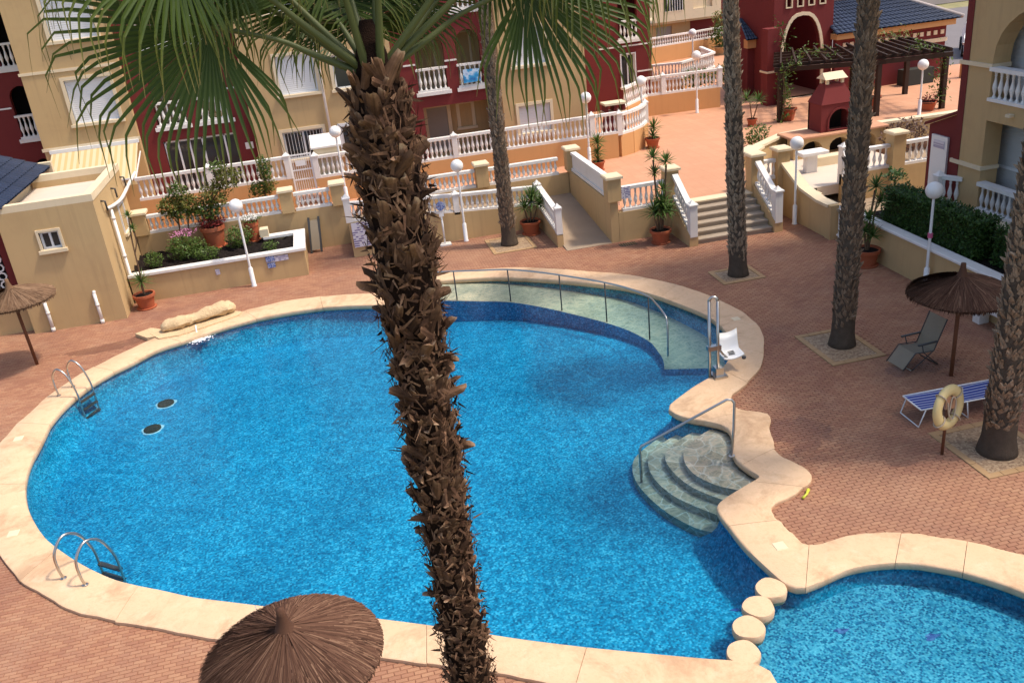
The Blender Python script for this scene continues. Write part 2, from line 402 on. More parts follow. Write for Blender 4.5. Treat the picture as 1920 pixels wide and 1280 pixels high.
def leaf_mat(name, a, b):
    m, N, L, P = nmat(name); at = N.new('ShaderNodeAttribute'); at.attribute_name = 't'
    c = mixc(N, L, at.outputs['Fac'], a, b)
    L.new(c, P.inputs['Base Color']); P.inputs['Roughness'].default_value = .5; P.inputs['Specular IOR Level'].default_value = .35
    translucent(N, L, P, c, .25); return m
def glass_mat():
    m, N, L, P = nmat('window_glass'); p = pos(N)
    c = mixc(N, L, noise(N, L, p, .7, 3), (.018,.020,.022), (.05,.055,.055))
    L.new(c, P.inputs['Base Color']); P.inputs['Roughness'].default_value = .06; P.inputs['Specular IOR Level'].default_value = .6
    bump(N, L, noise(N, L, p, 1.2, 2), .05, .02, P); return m
def slat_mat(name, col, k):
    m, N, L, P = nmat(name); p = pos(N); sx = N.new('ShaderNodeSeparateXYZ'); L.new(p, sx.inputs[0])
    w = math_(N, L, 'FRACT', math_(N, L, 'MULTIPLY', sx.outputs[2], k))
    h = math_(N, L, 'PINGPONG', w, .5)
    c = mixc(N, L, noise(N, L, p, 2, 4), sh(col, .94), sh(col, 1.05))
    L.new(c, P.inputs['Base Color']); P.inputs['Roughness'].default_value = .55
    bump(N, L, h, .6, .02, P); return m
def awning_mat():
    m, N, L, P = nmat('striped_awning'); p = pos(N); sx = N.new('ShaderNodeSeparateXYZ'); L.new(p, sx.inputs[0])
    f = math_(N, L, 'FRACT', math_(N, L, 'MULTIPLY', sx.outputs[0], 4.6))
    c = ramp(N, L, f, [(.0,(.76,.64,.40)), (.50,(.76,.64,.40)), (.53,(.70,.52,.24)), (.97,(.70,.52,.24)), (1,(.76,.64,.40))])
    L.new(c, P.inputs['Base Color']); P.inputs['Roughness'].default_value = .85
    translucent(N, L, P, c, .25); return m
def gravel_mat():
    m, N, L, P = nmat('pale_gravel'); p = pos(N); v = N.new('ShaderNodeTexVoronoi'); v.inputs['Scale'].default_value = 26; L.new(p, v.inputs['Vector'])
    s = N.new('ShaderNodeSeparateColor'); L.new(v.outputs['Color'], s.inputs[0])
    c = ramp(N, L, s.outputs[0], [(0,(.20,.125,.075)), (.5,(.31,.205,.12)), (1,(.41,.295,.18))])
    L.new(c, P.inputs['Base Color']); P.inputs['Roughness'].default_value = .9
    bump(N, L, v.outputs['Distance'], -.8, .03, P); return m
def mosaic_mat(name, stops, k):
    """small square glass tiles, each its own blue"""
    m, N, L, P = nmat(name); p = pos(N)
    q = scaled(N, L, p, (k, k, k)); fl = N.new('ShaderNodeVectorMath'); fl.operation = 'FLOOR'; L.new(q, fl.inputs[0])
    wn_ = N.new('ShaderNodeTexWhiteNoise'); L.new(fl.outputs[0], wn_.inputs['Vector'])
    f = math_(N, L, 'ADD', math_(N, L, 'MULTIPLY', wn_.outputs['Value'], .62), math_(N, L, 'MULTIPLY', noise(N, L, p, 3.2, 4, .6), .42))
    c = ramp(N, L, f, stops)
    L.new(c, P.inputs['Base Color']); P.inputs['Roughness'].default_value = .6; P.inputs['Specular IOR Level'].default_value = .15
    return m
def flag_mat():
    m, N, L, P = nmat('crazy_paving'); p = pos(N)
    q = N.new('ShaderNodeVectorMath'); q.operation = 'ADD'; L.new(p, q.inputs[0]); nn = N.new('ShaderNodeTexNoise'); nn.inputs['Scale'].default_value = 3; L.new(p, nn.inputs['Vector'])
    sc_ = N.new('ShaderNodeVectorMath'); sc_.operation = 'SCALE'; sc_.inputs['Scale'].default_value = .15; L.new(nn.outputs['Color'], sc_.inputs[0]); L.new(sc_.outputs[0], q.inputs[1])
    v = N.new('ShaderNodeTexVoronoi'); v.feature = 'DISTANCE_TO_EDGE'; v.inputs['Scale'].default_value = 3.6; L.new(q.outputs[0], v.inputs['Vector'])
    v2 = N.new('ShaderNodeTexVoronoi'); v2.inputs['Scale'].default_value = 3.6; L.new(q.outputs[0], v2.inputs['Vector'])
    s = N.new('ShaderNodeSeparateColor'); L.new(v2.outputs['Color'], s.inputs[0])
    c = ramp(N, L, s.outputs[0], [(0,(.50,.40,.27)), (.5,(.64,.50,.34)), (1,(.74,.61,.44))])
    c = mixc(N, L, ramp(N, L, v.outputs['Distance'], [(.02,1.0),(.06,0.0)]), c, (.80,.72,.58))
    c = mixc(N, L, math_(N, L, 'MULTIPLY', noise(N, L, p, 9, 4), .4), c, (.36,.33,.25))
    L.new(c, P.inputs['Base Color']); P.inputs['Roughness'].default_value = .8
    return m
def water_mat():
    """clear water: Fresnel mix of mirror and transmission, ripples as bump, a painted caustic pattern in the transmission colour; the body absorbs red"""
    m, N, L, P = nmat('pool_water'); N.remove(P); p = pos(N)
    out = [n for n in N if n.type == 'OUTPUT_MATERIAL'][0]
    q = scaled(N, L, p, (1, 1, 0))
    h = math_(N, L, 'ADD', noise(N, L, q, 2.3, 3, .5, .4), math_(N, L, 'MULTIPLY', noise(N, L, q, 8.5, 3, .55, .5), .45))
    b = N.new('ShaderNodeBump'); b.inputs['Strength'].default_value = .5; b.inputs['Distance'].default_value = .035; L.new(h, b.inputs['Height'])
    fr = N.new('ShaderNodeFresnel'); fr.inputs['IOR'].default_value = 1.33; L.new(b.outputs[0], fr.inputs['Normal'])
    gl = N.new('ShaderNodeBsdfGlossy'); gl.inputs['Roughness'].default_value = .04; L.new(b.outputs[0], gl.inputs['Normal'])
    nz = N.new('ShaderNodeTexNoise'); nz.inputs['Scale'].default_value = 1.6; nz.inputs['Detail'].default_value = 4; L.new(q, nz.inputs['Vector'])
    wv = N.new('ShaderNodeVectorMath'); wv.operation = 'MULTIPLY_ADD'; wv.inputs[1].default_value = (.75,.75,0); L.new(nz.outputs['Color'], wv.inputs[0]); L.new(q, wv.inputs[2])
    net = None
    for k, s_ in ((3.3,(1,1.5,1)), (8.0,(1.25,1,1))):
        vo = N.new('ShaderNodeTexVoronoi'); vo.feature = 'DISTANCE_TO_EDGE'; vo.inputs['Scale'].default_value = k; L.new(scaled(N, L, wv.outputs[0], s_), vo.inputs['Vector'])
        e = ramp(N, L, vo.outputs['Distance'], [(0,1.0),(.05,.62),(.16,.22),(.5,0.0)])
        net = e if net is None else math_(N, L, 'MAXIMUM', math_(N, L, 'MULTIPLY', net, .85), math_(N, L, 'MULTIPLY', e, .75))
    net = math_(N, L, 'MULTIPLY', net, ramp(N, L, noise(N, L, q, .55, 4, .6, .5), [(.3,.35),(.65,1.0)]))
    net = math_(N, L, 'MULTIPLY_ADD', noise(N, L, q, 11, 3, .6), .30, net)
    caustic_tint = ramp(N, L, net, [(0.05,(.52,.60,.64)), (.28,(.63,.71,.75)), (.50,(.80,.87,.90)), (.74,(1,1,1))])  # bright caustic veins painted into the transparent colour, drawn separately from the bump
    tr = N.new('ShaderNodeBsdfTransparent'); L.new(caustic_tint, tr.inputs[0])
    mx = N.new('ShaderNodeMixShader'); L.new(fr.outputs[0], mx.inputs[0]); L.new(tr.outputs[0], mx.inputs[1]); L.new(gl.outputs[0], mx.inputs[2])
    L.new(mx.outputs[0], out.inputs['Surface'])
    va = N.new('ShaderNodeVolumeAbsorption'); va.inputs['Color'].default_value = (.06,.76,.95,1); va.inputs['Density'].default_value = .45
    L.new(va.outputs[0], out.inputs['Volume']); return m
def sign_mat(name, bgc, ink):
    m, N, L, P = nmat(name); tc = N.new('ShaderNodeTexCoord').outputs['Generated']
    sx = N.new('ShaderNodeSeparateXYZ'); L.new(tc, sx.inputs[0])
    u = math_(N, L, 'MAXIMUM', sx.outputs[0], 0.0)
    cell = N.new('ShaderNodeVectorMath'); cell.operation = 'FLOOR'; L.new(scaled(N, L, tc, (9, 1, 11)), cell.inputs[0])
    w = N.new('ShaderNodeTexWhiteNoise'); L.new(cell.outputs[0], w.inputs['Vector'])
    row = math_(N, L, 'GREATER_THAN', math_(N, L, 'FRACT', math_(N, L, 'MULTIPLY', sx.outputs[2], 11)), .45)
    f = math_(N, L, 'MULTIPLY', math_(N, L, 'GREATER_THAN', w.outputs['Value'], .5), row)
    c = mixc(N, L, f, bgc, ink); L.new(c, P.inputs['Base Color']); P.inputs['Roughness'].default_value = .4
    return m
def towel_mat():
    m, N, L, P = nmat('printed_beach_towel'); p = pos(N)
    c = ramp(N, L, noise(N, L, p, 3.2, 3), [(.3,(.02,.10,.34)), (.5,(.04,.32,.62)), (.62,(.55,.68,.8)), (.8,(.05,.2,.55))])
    L.new(c, P.inputs['Base Color']); P.inputs['Roughness'].default_value = .95; return m
def stripe_mat():
    m, N, L, P = nmat('blue_striped_canvas'); tc = N.new('ShaderNodeTexCoord').outputs['Generated']
    sx = N.new('ShaderNodeSeparateXYZ'); L.new(tc, sx.inputs[0])
    f = math_(N, L, 'FRACT', math_(N, L, 'MULTIPLY', sx.outputs[1], 6.5))
    c = ramp(N, L, f, [(.0,(.50,.53,.62)), (.18,(.50,.53,.62)), (.22,(.022,.045,.24)), (.96,(.022,.045,.24)), (1,(.50,.53,.62))])
    L.new(c, P.inputs['Base Color']); P.inputs['Roughness'].default_value = .85; return m
mats()
COPE_A=[([(2.024,25.483),(2.52,25.422),(3.929,24.983),(4.855,24.447),(5.737,23.79)],[(2.039,26.234),(2.625,26.131),(4.579,25.56),(5.532,24.997),(6.176,24.549)]),([(5.737,23.79),(6.565,23.074),(7.322,22.317),(7.92,21.227)],[(6.176,24.549),(6.623,24.159),(7.462,23.464),(8.196,22.598),(8.634,21.864)]),([(7.92,21.227),(8.27,20.314),(8.505,19.541),(8.539,18.793)],[(8.634,21.864),(8.789,21.561),(9.129,20.615),(9.318,19.794),(9.386,19.148)]),([(8.539,18.793),(8.446,18.114),(8.218,17.568),(7.903,17.033),(7.553,16.662)],[(9.386,19.148),(9.34,18.48),(9.144,17.786),(8.864,17.207),(8.534,16.657),(8.261,16.316),(7.799,15.884)]),([(7.553,16.662),(7.278,16.471),(6.744,16.184),(6.203,15.815),(5.947,15.621),(5.857,15.486),(5.859,15.314),(6.023,15.007),(6.313,14.745)],[(7.799,15.884),(7.489,15.647),(7.248,15.467),(7.149,15.282),(7.111,15.051),(7.18,14.876),(7.297,14.755)]),([(6.313,14.745),(6.54,14.49),(6.623,14.253),(6.534,13.919),(6.368,13.566),(6.286,13.255),(6.3,12.996)],[(7.297,14.755),(7.526,14.587),(7.591,14.442),(7.503,14.248),(7.332,13.982),(7.24,13.63),(7.08,13.278)]),([(6.3,12.996),(6.364,12.742),(6.414,12.591),(6.384,12.511),(6.212,12.432)],[(7.08,13.278),(7.083,12.976),(7.198,12.697),(7.293,12.432),(7.259,12.242),(7.15,12.085),(6.953,11.967)]),([(6.212,12.432),(5.827,12.262),(5.53,12.116),(5.366,11.993),(5.308,11.866),(5.286,11.647),(5.292,11.392)],[(6.953,11.967),(6.606,11.789),(6.319,11.714),(6.164,11.623),(6.115,11.528),(6.101,11.388),(6.11,11.258)]),([(5.292,11.392),(5.301,10.804),(5.395,10.145),(5.458,9.847),(5.552,9.699),(5.704,9.646)],[(6.11,11.258),(6.14,10.923),(6.167,10.646),(6.243,10.517)]),([(5.704,9.646),(5.972,9.691),(6.445,9.795),(6.847,9.783),(7.216,9.704)],[(6.243,10.517),(6.43,10.491),(6.729,10.512),(7.161,10.5),(7.479,10.411),(7.72,10.307)]),([(7.216,9.704),(7.54,9.56),(7.905,9.284),(7.993,9.2)],[(7.72,10.307),(7.87,10.237),(8.163,10.041),(8.506,9.786)]),([(7.993,9.2),(8.206,8.959),(8.403,8.69),(8.624,8.314)],[(8.506,9.786),(8.786,9.515),(9.041,9.231),(9.277,8.869)])]
COPE_B=[([(4.31,8.503),(4.022,8.661),(3.717,8.794),(2.933,9.174),(2.26,9.509)],None),([(2.26,9.509),(1.572,9.876),(0.951,10.235),(0.13,10.717)],None),([(0.13,10.717),(-0.599,11.114),(-1.436,11.541),(-2.449,12.073)],[(0.026,9.936),(-0.262,10.087),(-0.659,10.285),(-1.458,10.654),(-2.238,11.054)]),([(-2.449,12.073),(-3.009,12.374),(-3.485,12.636),(-3.981,12.975),(-4.413,13.254)],[(-2.238,11.054),(-3.031,11.488),(-3.392,11.707),(-3.853,11.974),(-4.32,12.259),(-4.642,12.446)]),([(-4.413,13.254),(-4.834,13.561),(-5.213,13.918),(-5.618,14.354),(-6.062,14.897)],[(-4.642,12.446),(-4.977,12.678),(-5.32,12.914),(-5.686,13.23),(-6.102,13.709),(-6.517,14.131)]),([(-6.062,14.897),(-6.403,15.371),(-6.705,15.919),(-6.981,16.518),(-7.194,17.123),(-7.321,17.62)],[(-6.517,14.131),(-6.811,14.644),(-7.091,15.077),(-7.532,15.822),(-8.016,16.815),(-8.41,17.959)]),([(-7.321,17.62),(-7.401,18.099),(-7.45,18.677),(-7.44,19.36),(-7.464,20.287)],[(-8.41,17.959),(-8.51,18.645),(-8.452,19.503),(-8.366,20.087),(-8.274,20.704)]),([(-7.464,20.287),(-7.372,20.93),(-7.193,21.576),(-6.919,22.222),(-6.485,22.842)],[(-8.274,20.704),(-8.099,21.237),(-7.943,21.809),(-7.702,22.408),(-7.347,23.06),(-7.077,23.379)]),([(-6.485,22.842),(-6.044,23.259),(-5.547,23.821),(-4.933,24.098)],[(-7.077,23.379),(-6.906,23.544),(-6.507,24.005),(-6.056,24.43),(-5.571,24.864)]),([(-4.933,24.098),(-4.431,24.365),(-3.725,24.671),(-2.92,24.906)],[(-5.571,24.864),(-5.032,25.256),(-4.159,25.508),(-3.304,25.7)]),([(-2.92,24.906),(-1.985,24.963),(-1.023,24.883)],[(-3.304,25.7),(-2.954,25.795),(-1.99,25.954),(-1.076,25.82)]),([(-1.023,24.883),(-0.34,24.676),(0.288,24.408),(1.287,23.954),(1.691,23.753)],[(-1.076,25.82),(-0.449,25.644),(0.173,25.422),(1.087,25.004),(1.833,24.624)])]
RAMP_IN=[(1.732,24.202,-0.04),(2.373,24.048,-0.085),(3.393,23.66,-0.131),(4.18,23.344,-0.176),(4.932,22.743,-0.222),(5.689,21.944,-0.267),(6.231,21.314,-0.313),(6.708,20.619,-0.358),(7.023,19.809,-0.404),(7.036,19.248,-0.449),(7.012,18.829,-0.495),(6.867,18.355,-0.54)]
RAMP_OUTEND=[(7.892,17.918)]
RAIL_RAMP=[(2.404,23.976,0.8),(2.835,23.606,0.8),(4.101,22.527,0.8),(5.159,21.241,0.8),(5.966,19.753,0.8),(6.505,18.227,0.8),(6.608,17.453,0.8),(6.374,16.642,0.8)]
POSTS_RAMP=[(2.787,23.744),(4.125,22.941),(5.266,21.866),(6.211,20.647),(6.797,19.126)]
STEP0=[(6.834,14.584),(6.377,14.636),(5.76,14.25),(5.499,13.833),(5.473,13.31),(5.683,12.834),(5.978,12.538)]
STEP1=[(6.663,15.021),(6.156,14.929),(5.568,14.61),(5.275,14.237),(5.229,13.708),(5.372,13.079),(5.71,12.534)]
STEP2=[(6.59,15.396),(5.917,15.202),(5.241,14.803),(4.983,14.416),(4.895,13.805),(5.057,13.083),(5.513,12.348)]
STEP3=[(6.492,15.735),(5.735,15.496),(5.041,15.051),(4.733,14.637),(4.607,13.978),(4.741,13.087),(5.063,12.364),(5.386,12.047)]
HR_STEP=[(6.26,13.29,0.07),(6.48,13.83,1.0),(4.35,12.96,0.75),(4.71,14.04,-0.6)]
# ---------------------------------------------------------------- pool outline
KC, KR = Vector((6.525, 7.624)), 2.172            # toddler pool circle
WATER_Z, COPE_Z, FLOOR_Z, KID_Z = -0.055, 0.07, -0.74, -0.34
secs = [([Vector(p) for p in a], [Vector(p) for p in b]) for a, b in COPE_A]
va = secs[-1][0][-1] - KC; a0 = atan2(va.y, va.x); a1 = atan2(7.9-KC.y, 4.40-KC.x) - 2*pi
vo = secs[-1][1][-1] - KC; ro0 = vo.length; ao0 = atan2(vo.y, vo.x)
for k in range(5):
    ang = [a0 + (a1-a0)*(k+j/5)/5 for j in range(6)]
    ango = [ao0 + (a1-ao0)*(k+j/5)/5 for j in range(6)]
    rr = lambda i: ro0 + (KR + .62 - ro0) * min(1, (k+i/5)/2)
    inn = [KC + Vector((cos(a), sin(a)))*KR for a in ang]
    if k == 0: inn[0] = secs[-1][0][-1]
    secs.append((inn, [KC + Vector((cos(a), sin(a)))*rr(i) for i, a in enumerate(ango)]))
i_kid = len(secs)
V2 = lambda l: [Vector(p) for p in l]
secs.append((V2([tuple(secs[-1][0][-1]),(4.45,8.2),(4.42,8.38),(4.31,8.503),(4.022,8.661),(3.717,8.794),(2.933,9.174),(2.26,9.509)]),
             V2([tuple(secs[-1][1][-1]),(3.75,7.85),(3.55,7.95),(3.2,8.12),(2.6,8.45),(1.9,8.86)])))
secs.append((V2(COPE_B[1][0]), V2([(1.9,8.86),(1.3,9.22),(.7,9.57),(.026,9.936)])))
for a, b in COPE_B[2:]: secs.append((V2(a), V2(b)))
INNER = []; OUTER = []; MID = []; fine = []
for a, b in secs:
    n = 15
    ai = resample(crom(a, 6), n); bo = resample(crom(b, 6), n)
    fine.append((ai, bo)); INNER += ai[:-1]; OUTER += bo[:-1]; MID += [x.lerp(y, .55) for x, y in zip(ai, bo)][:-1]
INNER.append(fine[-1][0][-1]); OUTER.append(fine[-1][1][-1]); MID.append(fine[-1][0][-1].lerp(fine[-1][1][-1], .55))
HEAD = [Vector((1.66, 24.95))]                      # where the walk-in ramp leaves the paving
INNER_C = [tuple(p) for p in INNER + HEAD]; MID_C = [tuple(p) for p in MID + HEAD]

# ---------------------------------------------------------------- coping stones
cope = thing('pool_coping', 'pale cream cast stone edging curving round the swimming pool', 'pool edge', (0, 18, 0))
for si, (ai, bo) in enumerate(fine):
    b = B(); n = len(ai); rings = []
    g = .004 if si not in (0,) else 0
    for k in range(n):
        i, o = ai[k].copy(), bo[k].copy()
        tdir = (ai[min(k+1,n-1)] - ai[max(k-1,0)])
        if k == 0 and tdir.length: i += tdir.normalized()*g; o += (bo[1]-bo[0]).normalized()*g
        if k == n-1: i -= tdir.normalized()*g; o -= (bo[-1]-bo[-2]).normalized()*g
        w = (o - i); L_ = w.length; w = w / L_
        jit = .006*sin(k*2.1+si*3) + .012*sin(k*.83+si*1.7)
        o = o + w*jit; L_ = (o-i).length
        prof = [(0.02,-.085),(-.012,-.05),(-.015,.035),(-.004,.06),(.03,COPE_Z),(L_*.5,COPE_Z+.006),(L_-.03,COPE_Z),(L_-.004,.058),(L_,.03),(L_-.012,-.02)]
        rings.append([(i.x+w.x*s, i.y+w.y*s, z) for s, z in prof])
    m = len(rings[0]); vs = [p for r in rings for p in r]; fs = []
    for k in range(n-1):
        for j in range(m-1): fs.append((k*m+j, k*m+j+1, (k+1)*m+j+1, (k+1)*m+j))
    fs.append(tuple(range(m))); fs.append(tuple(range((n-1)*m, n*m)))
    b.add(vs, fs); part(b, 'coping_stone', MT['coping'], cope, auto=50)
# skimmer lids let into the coping
for i, (x, y, rz) in enumerate(((-7.04,15.73,.2), (5.80,10.63,.75), (9.03,19.03,.2), (-8.01,19.81,.3))):
    b = B(); b.bbox(x-.10, y-.10, COPE_Z+.002, x+.10, y+.10, COPE_Z+.016, .012)
    o = part(b, 'skimmer_lid', MT['cream'], cope)

# ---------------------------------------------------------------- basin and water
basin = link('pool_basin', None); basin['kind'] = 'structure'; basin.location = (1, 17, FLOOR_Z)
b = B(); big = [tuple(p) for p in MID] + [tuple(HEAD[0])]
b.prism(big, [], FZ, FLOOR_Z-.05, FLOOR_Z, bot=False, sides=False); up_faces(part(b, 'basin_floor', MT['mosaic'], basin))
b = B(); n = len(INNER); vs = []; prof = ((.05,-.03),(.035,-.22),(-.03,-.42),(-.16,-.58),(-.40,FLOOR_Z+.004))     # coved wall
for off, z in prof:
    for a, c in zip(INNER, OUTER): w = (c-a).normalized(); vs.append((a.x+w.x*off, a.y+w.y*off, z))
b.add(vs, [(r*n+i, r*n+i+1, (r+1)*n+i+1, (r+1)*n+i) for r in range(len(prof)-1) for i in range(n-1)])
part(b, 'basin_wall', MT['mosaic_wall'], basin, smooth=True)
# toddler pool floor and dividing wall under the stepping stones
p0, p1 = Vector((5.50, 10.12)), Vector((4.02, 8.45))
th0 = atan2(p1.y-KC.y, p1.x-KC.x); th1 = atan2(p0.y-KC.y, p0.x-KC.x) + 2*pi
poly = [tuple(p0), tuple(p1)] + [(KC.x+cos(th0+(th1-th0)*k/40)*2.33, KC.y+sin(th0+(th1-th0)*k/40)*2.33) for k in range(1, 40)]
b = B(); b.prism(poly, [], FZ, FLOOR_Z-.03, KID_Z); part(b, 'toddler_pool_floor', MT['mosaic_kid'], basin)
for (x, y, s, k) in ((4.98,10.35,.13,0), (5.95,9.05,.11,1), (7.05,8.55,.12,2)):     # little violet mosaic figures
    zz = (KID_Z if k else FLOOR_Z) + .006
    b = B(); pts = [(x+s*(1+.45*sin(3*a+k))*cos(a)*.9, y+s*(1+.4*cos(2*a+k*2))*sin(a)*.45) for a in [2*pi*j/18 for j in range(18)]]
    b.prism(pts, [], FZ, zz-.004, zz); part(b, 'mosaic_figure', MT['violet'], basin)
for (x, y) in ((-5.25,21.98), (-5.40,20.66)):                                       # main drains
    dr = B(); pts = [(x+.26*cos(a)*(1+.12*sin(5*a)), y+.26*sin(a)) for a in [2*pi*j/16 for j in range(16)]]
    dr.prism(pts, [], FZ, FLOOR_Z+.002, FLOOR_Z+.008); part(dr, 'drain_surround', MT['foam'], basin)
    dr = B(); dr.lathe([(.0,.0),(.21,.0),(.21,.03),(.17,.045),(0,.045)], 14, (x, y, FLOOR_Z+.008), cap=False); part(dr, 'floor_drain', MT['greybox'], basin)
# walk-in ramp
ri = resample(crom(RAMP_IN, 5), 40); cin = []
for a, _ in fine[:4]: cin += a[:-1]
end = Vector(RAMP_OUTEND[0]); j = min(range(len(cin)), key=lambda k: (cin[k]-end).length if k > 30 else 99)
ro = [Vector((p.x, p.y, 0)) for p in [HEAD[0]] + cin[:j+1]] ; ro = resample(ro, 40)
b = B(); vs = []; fs = []
for k in range(40):
    z = -.02 - .55*k/39; i = ri[k]; o = ro[k]; w = (o-Vector((i.x, i.y, 0))); w.z = 0
    vs += [(i.x, i.y, FLOOR_Z-.02), (i.x, i.y, z), (o.x+w.x*.06, o.y+w.y*.06, z)]
b.add(vs, [(k*3+1, k*3+2, k*3+5, k*3+4) for k in range(39)]); part(b, 'walk_in_ramp', MT['rampstone'], basin)
vs += [(vs[-1][0], vs[-1][1], FLOOR_Z-.02)]; b = B(); b.add(vs, [(k*3, k*3+1, k*3+4, k*3+3) for k in range(39)] + [(117, 118, 119, 120)]); part(b, 'ramp_side', MT['mosaic_wall'], basin)
# round entry steps
for k, st in enumerate((STEP0, STEP1, STEP2, STEP3)):
    z = -.12 - .15*k
    arc = [tuple(p) for p in crom(st, 5)]
    tail = [(arc[-1][0]+.25, arc[-1][1]-.02), (6.9-.15*k, 12.9), (7.25, 13.6), (7.2, 14.6), (arc[0][0]+.1, arc[0][1]+.05)]
    b = B(); b.prism(arc + tail, [], FZ, FLOOR_Z-.02+.002*k, z); part(b, 'entry_step', MT['poolstone'], basin)
# water: one closed body filling the basin
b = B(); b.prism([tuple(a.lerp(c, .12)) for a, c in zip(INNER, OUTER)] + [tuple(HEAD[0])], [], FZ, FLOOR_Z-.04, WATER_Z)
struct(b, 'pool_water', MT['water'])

# ---------------------------------------------------------------- paved deck
deck_out = [(-18,4.5),(14.25,4.5),(14.25,24.0),(14.25,26.6),(10.2,26.6),(8.3,26.6),(8.3,31.2),(-18,31.2)]
b = B(); b.prism(deck_out, [MID_C], FZ, -.3, -.009, bot=False)
deck = struct(b, 'pool_deck', MT['mortar'])
PADS = ((9.86,17.0,1.5,1.6,'middle'), (10.45,21.93,1.25,1.15,'far'), (10.48,11.95,1.35,1.6,'near'), (5.2,28.0,1.3,1.4,'ramp'))
PADBOX = [(9.85,15.95,11.15,17.65), (9.8,21.4,11.05,22.5), (9.95,11.15,11.45,12.8), (4.5,27.1,5.95,28.7)]
BL, BW, GAP = .178, .072, .006
vmw = cam.matrix_world.inverted(); fpx = 31.594/36*1024
def proj(x, y, z):
    q = vmw @ Vector((x, y, z)); return (512+fpx*q.x/-q.z, 341-fpx*q.y/-q.z, -q.z) if q.z < -.1 else None
cand = []; row = 0; y = 6.4
while y < 31.1:
    x = -12.5 + (BL+GAP)*.5*(row % 2) ; row += 1
    while x < 14.2:
        cx, cy = x+BL/2, y+BW/2
        pr = proj(cx, cy, 0)
        ok = pr and -140 < pr[0] < 1164 and -20 < pr[1] < 830
        if ok and 8.3 < cx and cy > 26.5: ok = False
        if ok and any(a < cx < c and b_ < cy < d for a, b_, c, d in PADBOX): ok = False
        if ok and inside(cx, cy, MID_C): ok = False
        if ok: cand.append((pr[2], pr, x, y, R.random()))
        x += BL + GAP
    y += BW + GAP
def vis(pr):
    return 2 < pr[0] < 1022 and 2 < pr[1] < 680 and hypot(pr[0]-288, pr[1]-665) > 95 and not (395 < pr[0] < 495)
near = sorted([c for c in cand if vis(c[1])])[:300]; nearset = set((c[2], c[3]) for c in near)
def brick_geo(b, x, y, z, t):
    e = .007; x1, y1 = x+BL, y+BW
    b.add([(x,y,-.012),(x1,y,-.012),(x1,y1,-.012),(x,y1,-.012),(x+e,y+e,z),(x1-e,y+e,z),(x1-e,y1-e,z),(x+e,y1-e,z)],
          [(4,5,6,7),(0,1,5,4),(1,2,6,5),(2,3,7,6),(3,0,4,7)], t)
b = B()
for d, pr, x, y, t in cand:
    if (x, y) not in nearset: brick_geo(b, x, y, (t*7 % 1)*.002, max(.01, t))
part(b, 'brick_paving', MT['brick'], deck, kind='stuff', fix=False)
brick_me = []
for k in range(8):
    bb = B(); brick_geo(bb, 0, 0, .002*(k % 3)/2, .06+.12*k); brick_me.append(bb.mesh('brick', MT['brick'], fix=False))
for d, pr, x, y, t in near:
    o = link('brick', brick_me[int(t*8) % 8], deck); o.location = (x, y, 0)
# gravel tree pits with yellow paver borders
for (x0, y0, x1, y1), nm in zip(PADBOX, ('beneath the middle right hand palm', 'beneath the far right hand palm', 'beneath the nearest right hand palm', 'beneath the palm by the ramp')):
    t = thing('tree_pit', 'square gravel tree pit edged in yellow pavers ' + nm, 'tree pit', ((x0+x1)/2, (y0+y1)/2, 0), 'gravel tree pits round the palms')
    b = B(); b.box(x0+.1, y0+.1, -.008, x1-.1, y1-.1, .004); part(b, 'gravel_bed', MT['gravel'], t)
    w = .13
    nx = max(2, int((x1-x0)/.3)); ny = max(2, int((y1-y0-2*w)/.3))
    for k in range(nx):
        xa, xb = x0+(x1-x0)*k/nx+.003, x0+(x1-x0)*(k+1)/nx-.003
        for ya in (y0, y1-w):
            b = B(); b.bbox(xa, ya, -.008, xb, ya+w, .018+R.random()*.004, .006); part(b, 'border_paver', MT['padstone'], t)
    for k in range(ny):
        ya, yb = y0+w+(y1-y0-2*w)*k/ny+.003, y0+w+(y1-y0-2*w)*(k+1)/ny-.003
        for xa in (x0, x1-w):
            b = B(); b.bbox(xa, ya, -.008, xa+w, yb, .018+R.random()*.004, .006); part(b, 'border_paver', MT['padstone'], t)
# ---------------------------------------------------------------- ground, plaza, levels
PZ = .95
b = B(); b.prism([(-400,-200),(500,-200),(500,700),(-400,700)], [[(-17.9,4.6),(28,4.6),(28,31.0),(-17.9,31.0)]], FZ, -.4, .86, bot=False, sides=False)
up_faces(struct(b, 'ground', MT['terrain']))
b = B(); b.prism([(-17.9,31.06),(8.36,31.12),(8.36,26.42),(13.35,26.42),(14.1,26.7),(14.1,29.6),(16.6,31.2),(44,31.2),(44,66),(-17.9,66)], [], FZ, -.2, PZ, bot=False)
struct(b, 'plaza', MT['plaza'])
b = B(); b.box(14.42,4.6,-.4,28,31.1,.02); struct(b, 'courtyard_ground', MT['ramp'])
b = B(); b.prism([(30,42),(70,36),(70,60),(30,64)], [], FZ, .9, .958, bot=False); struct(b, 'road', MT['road'])

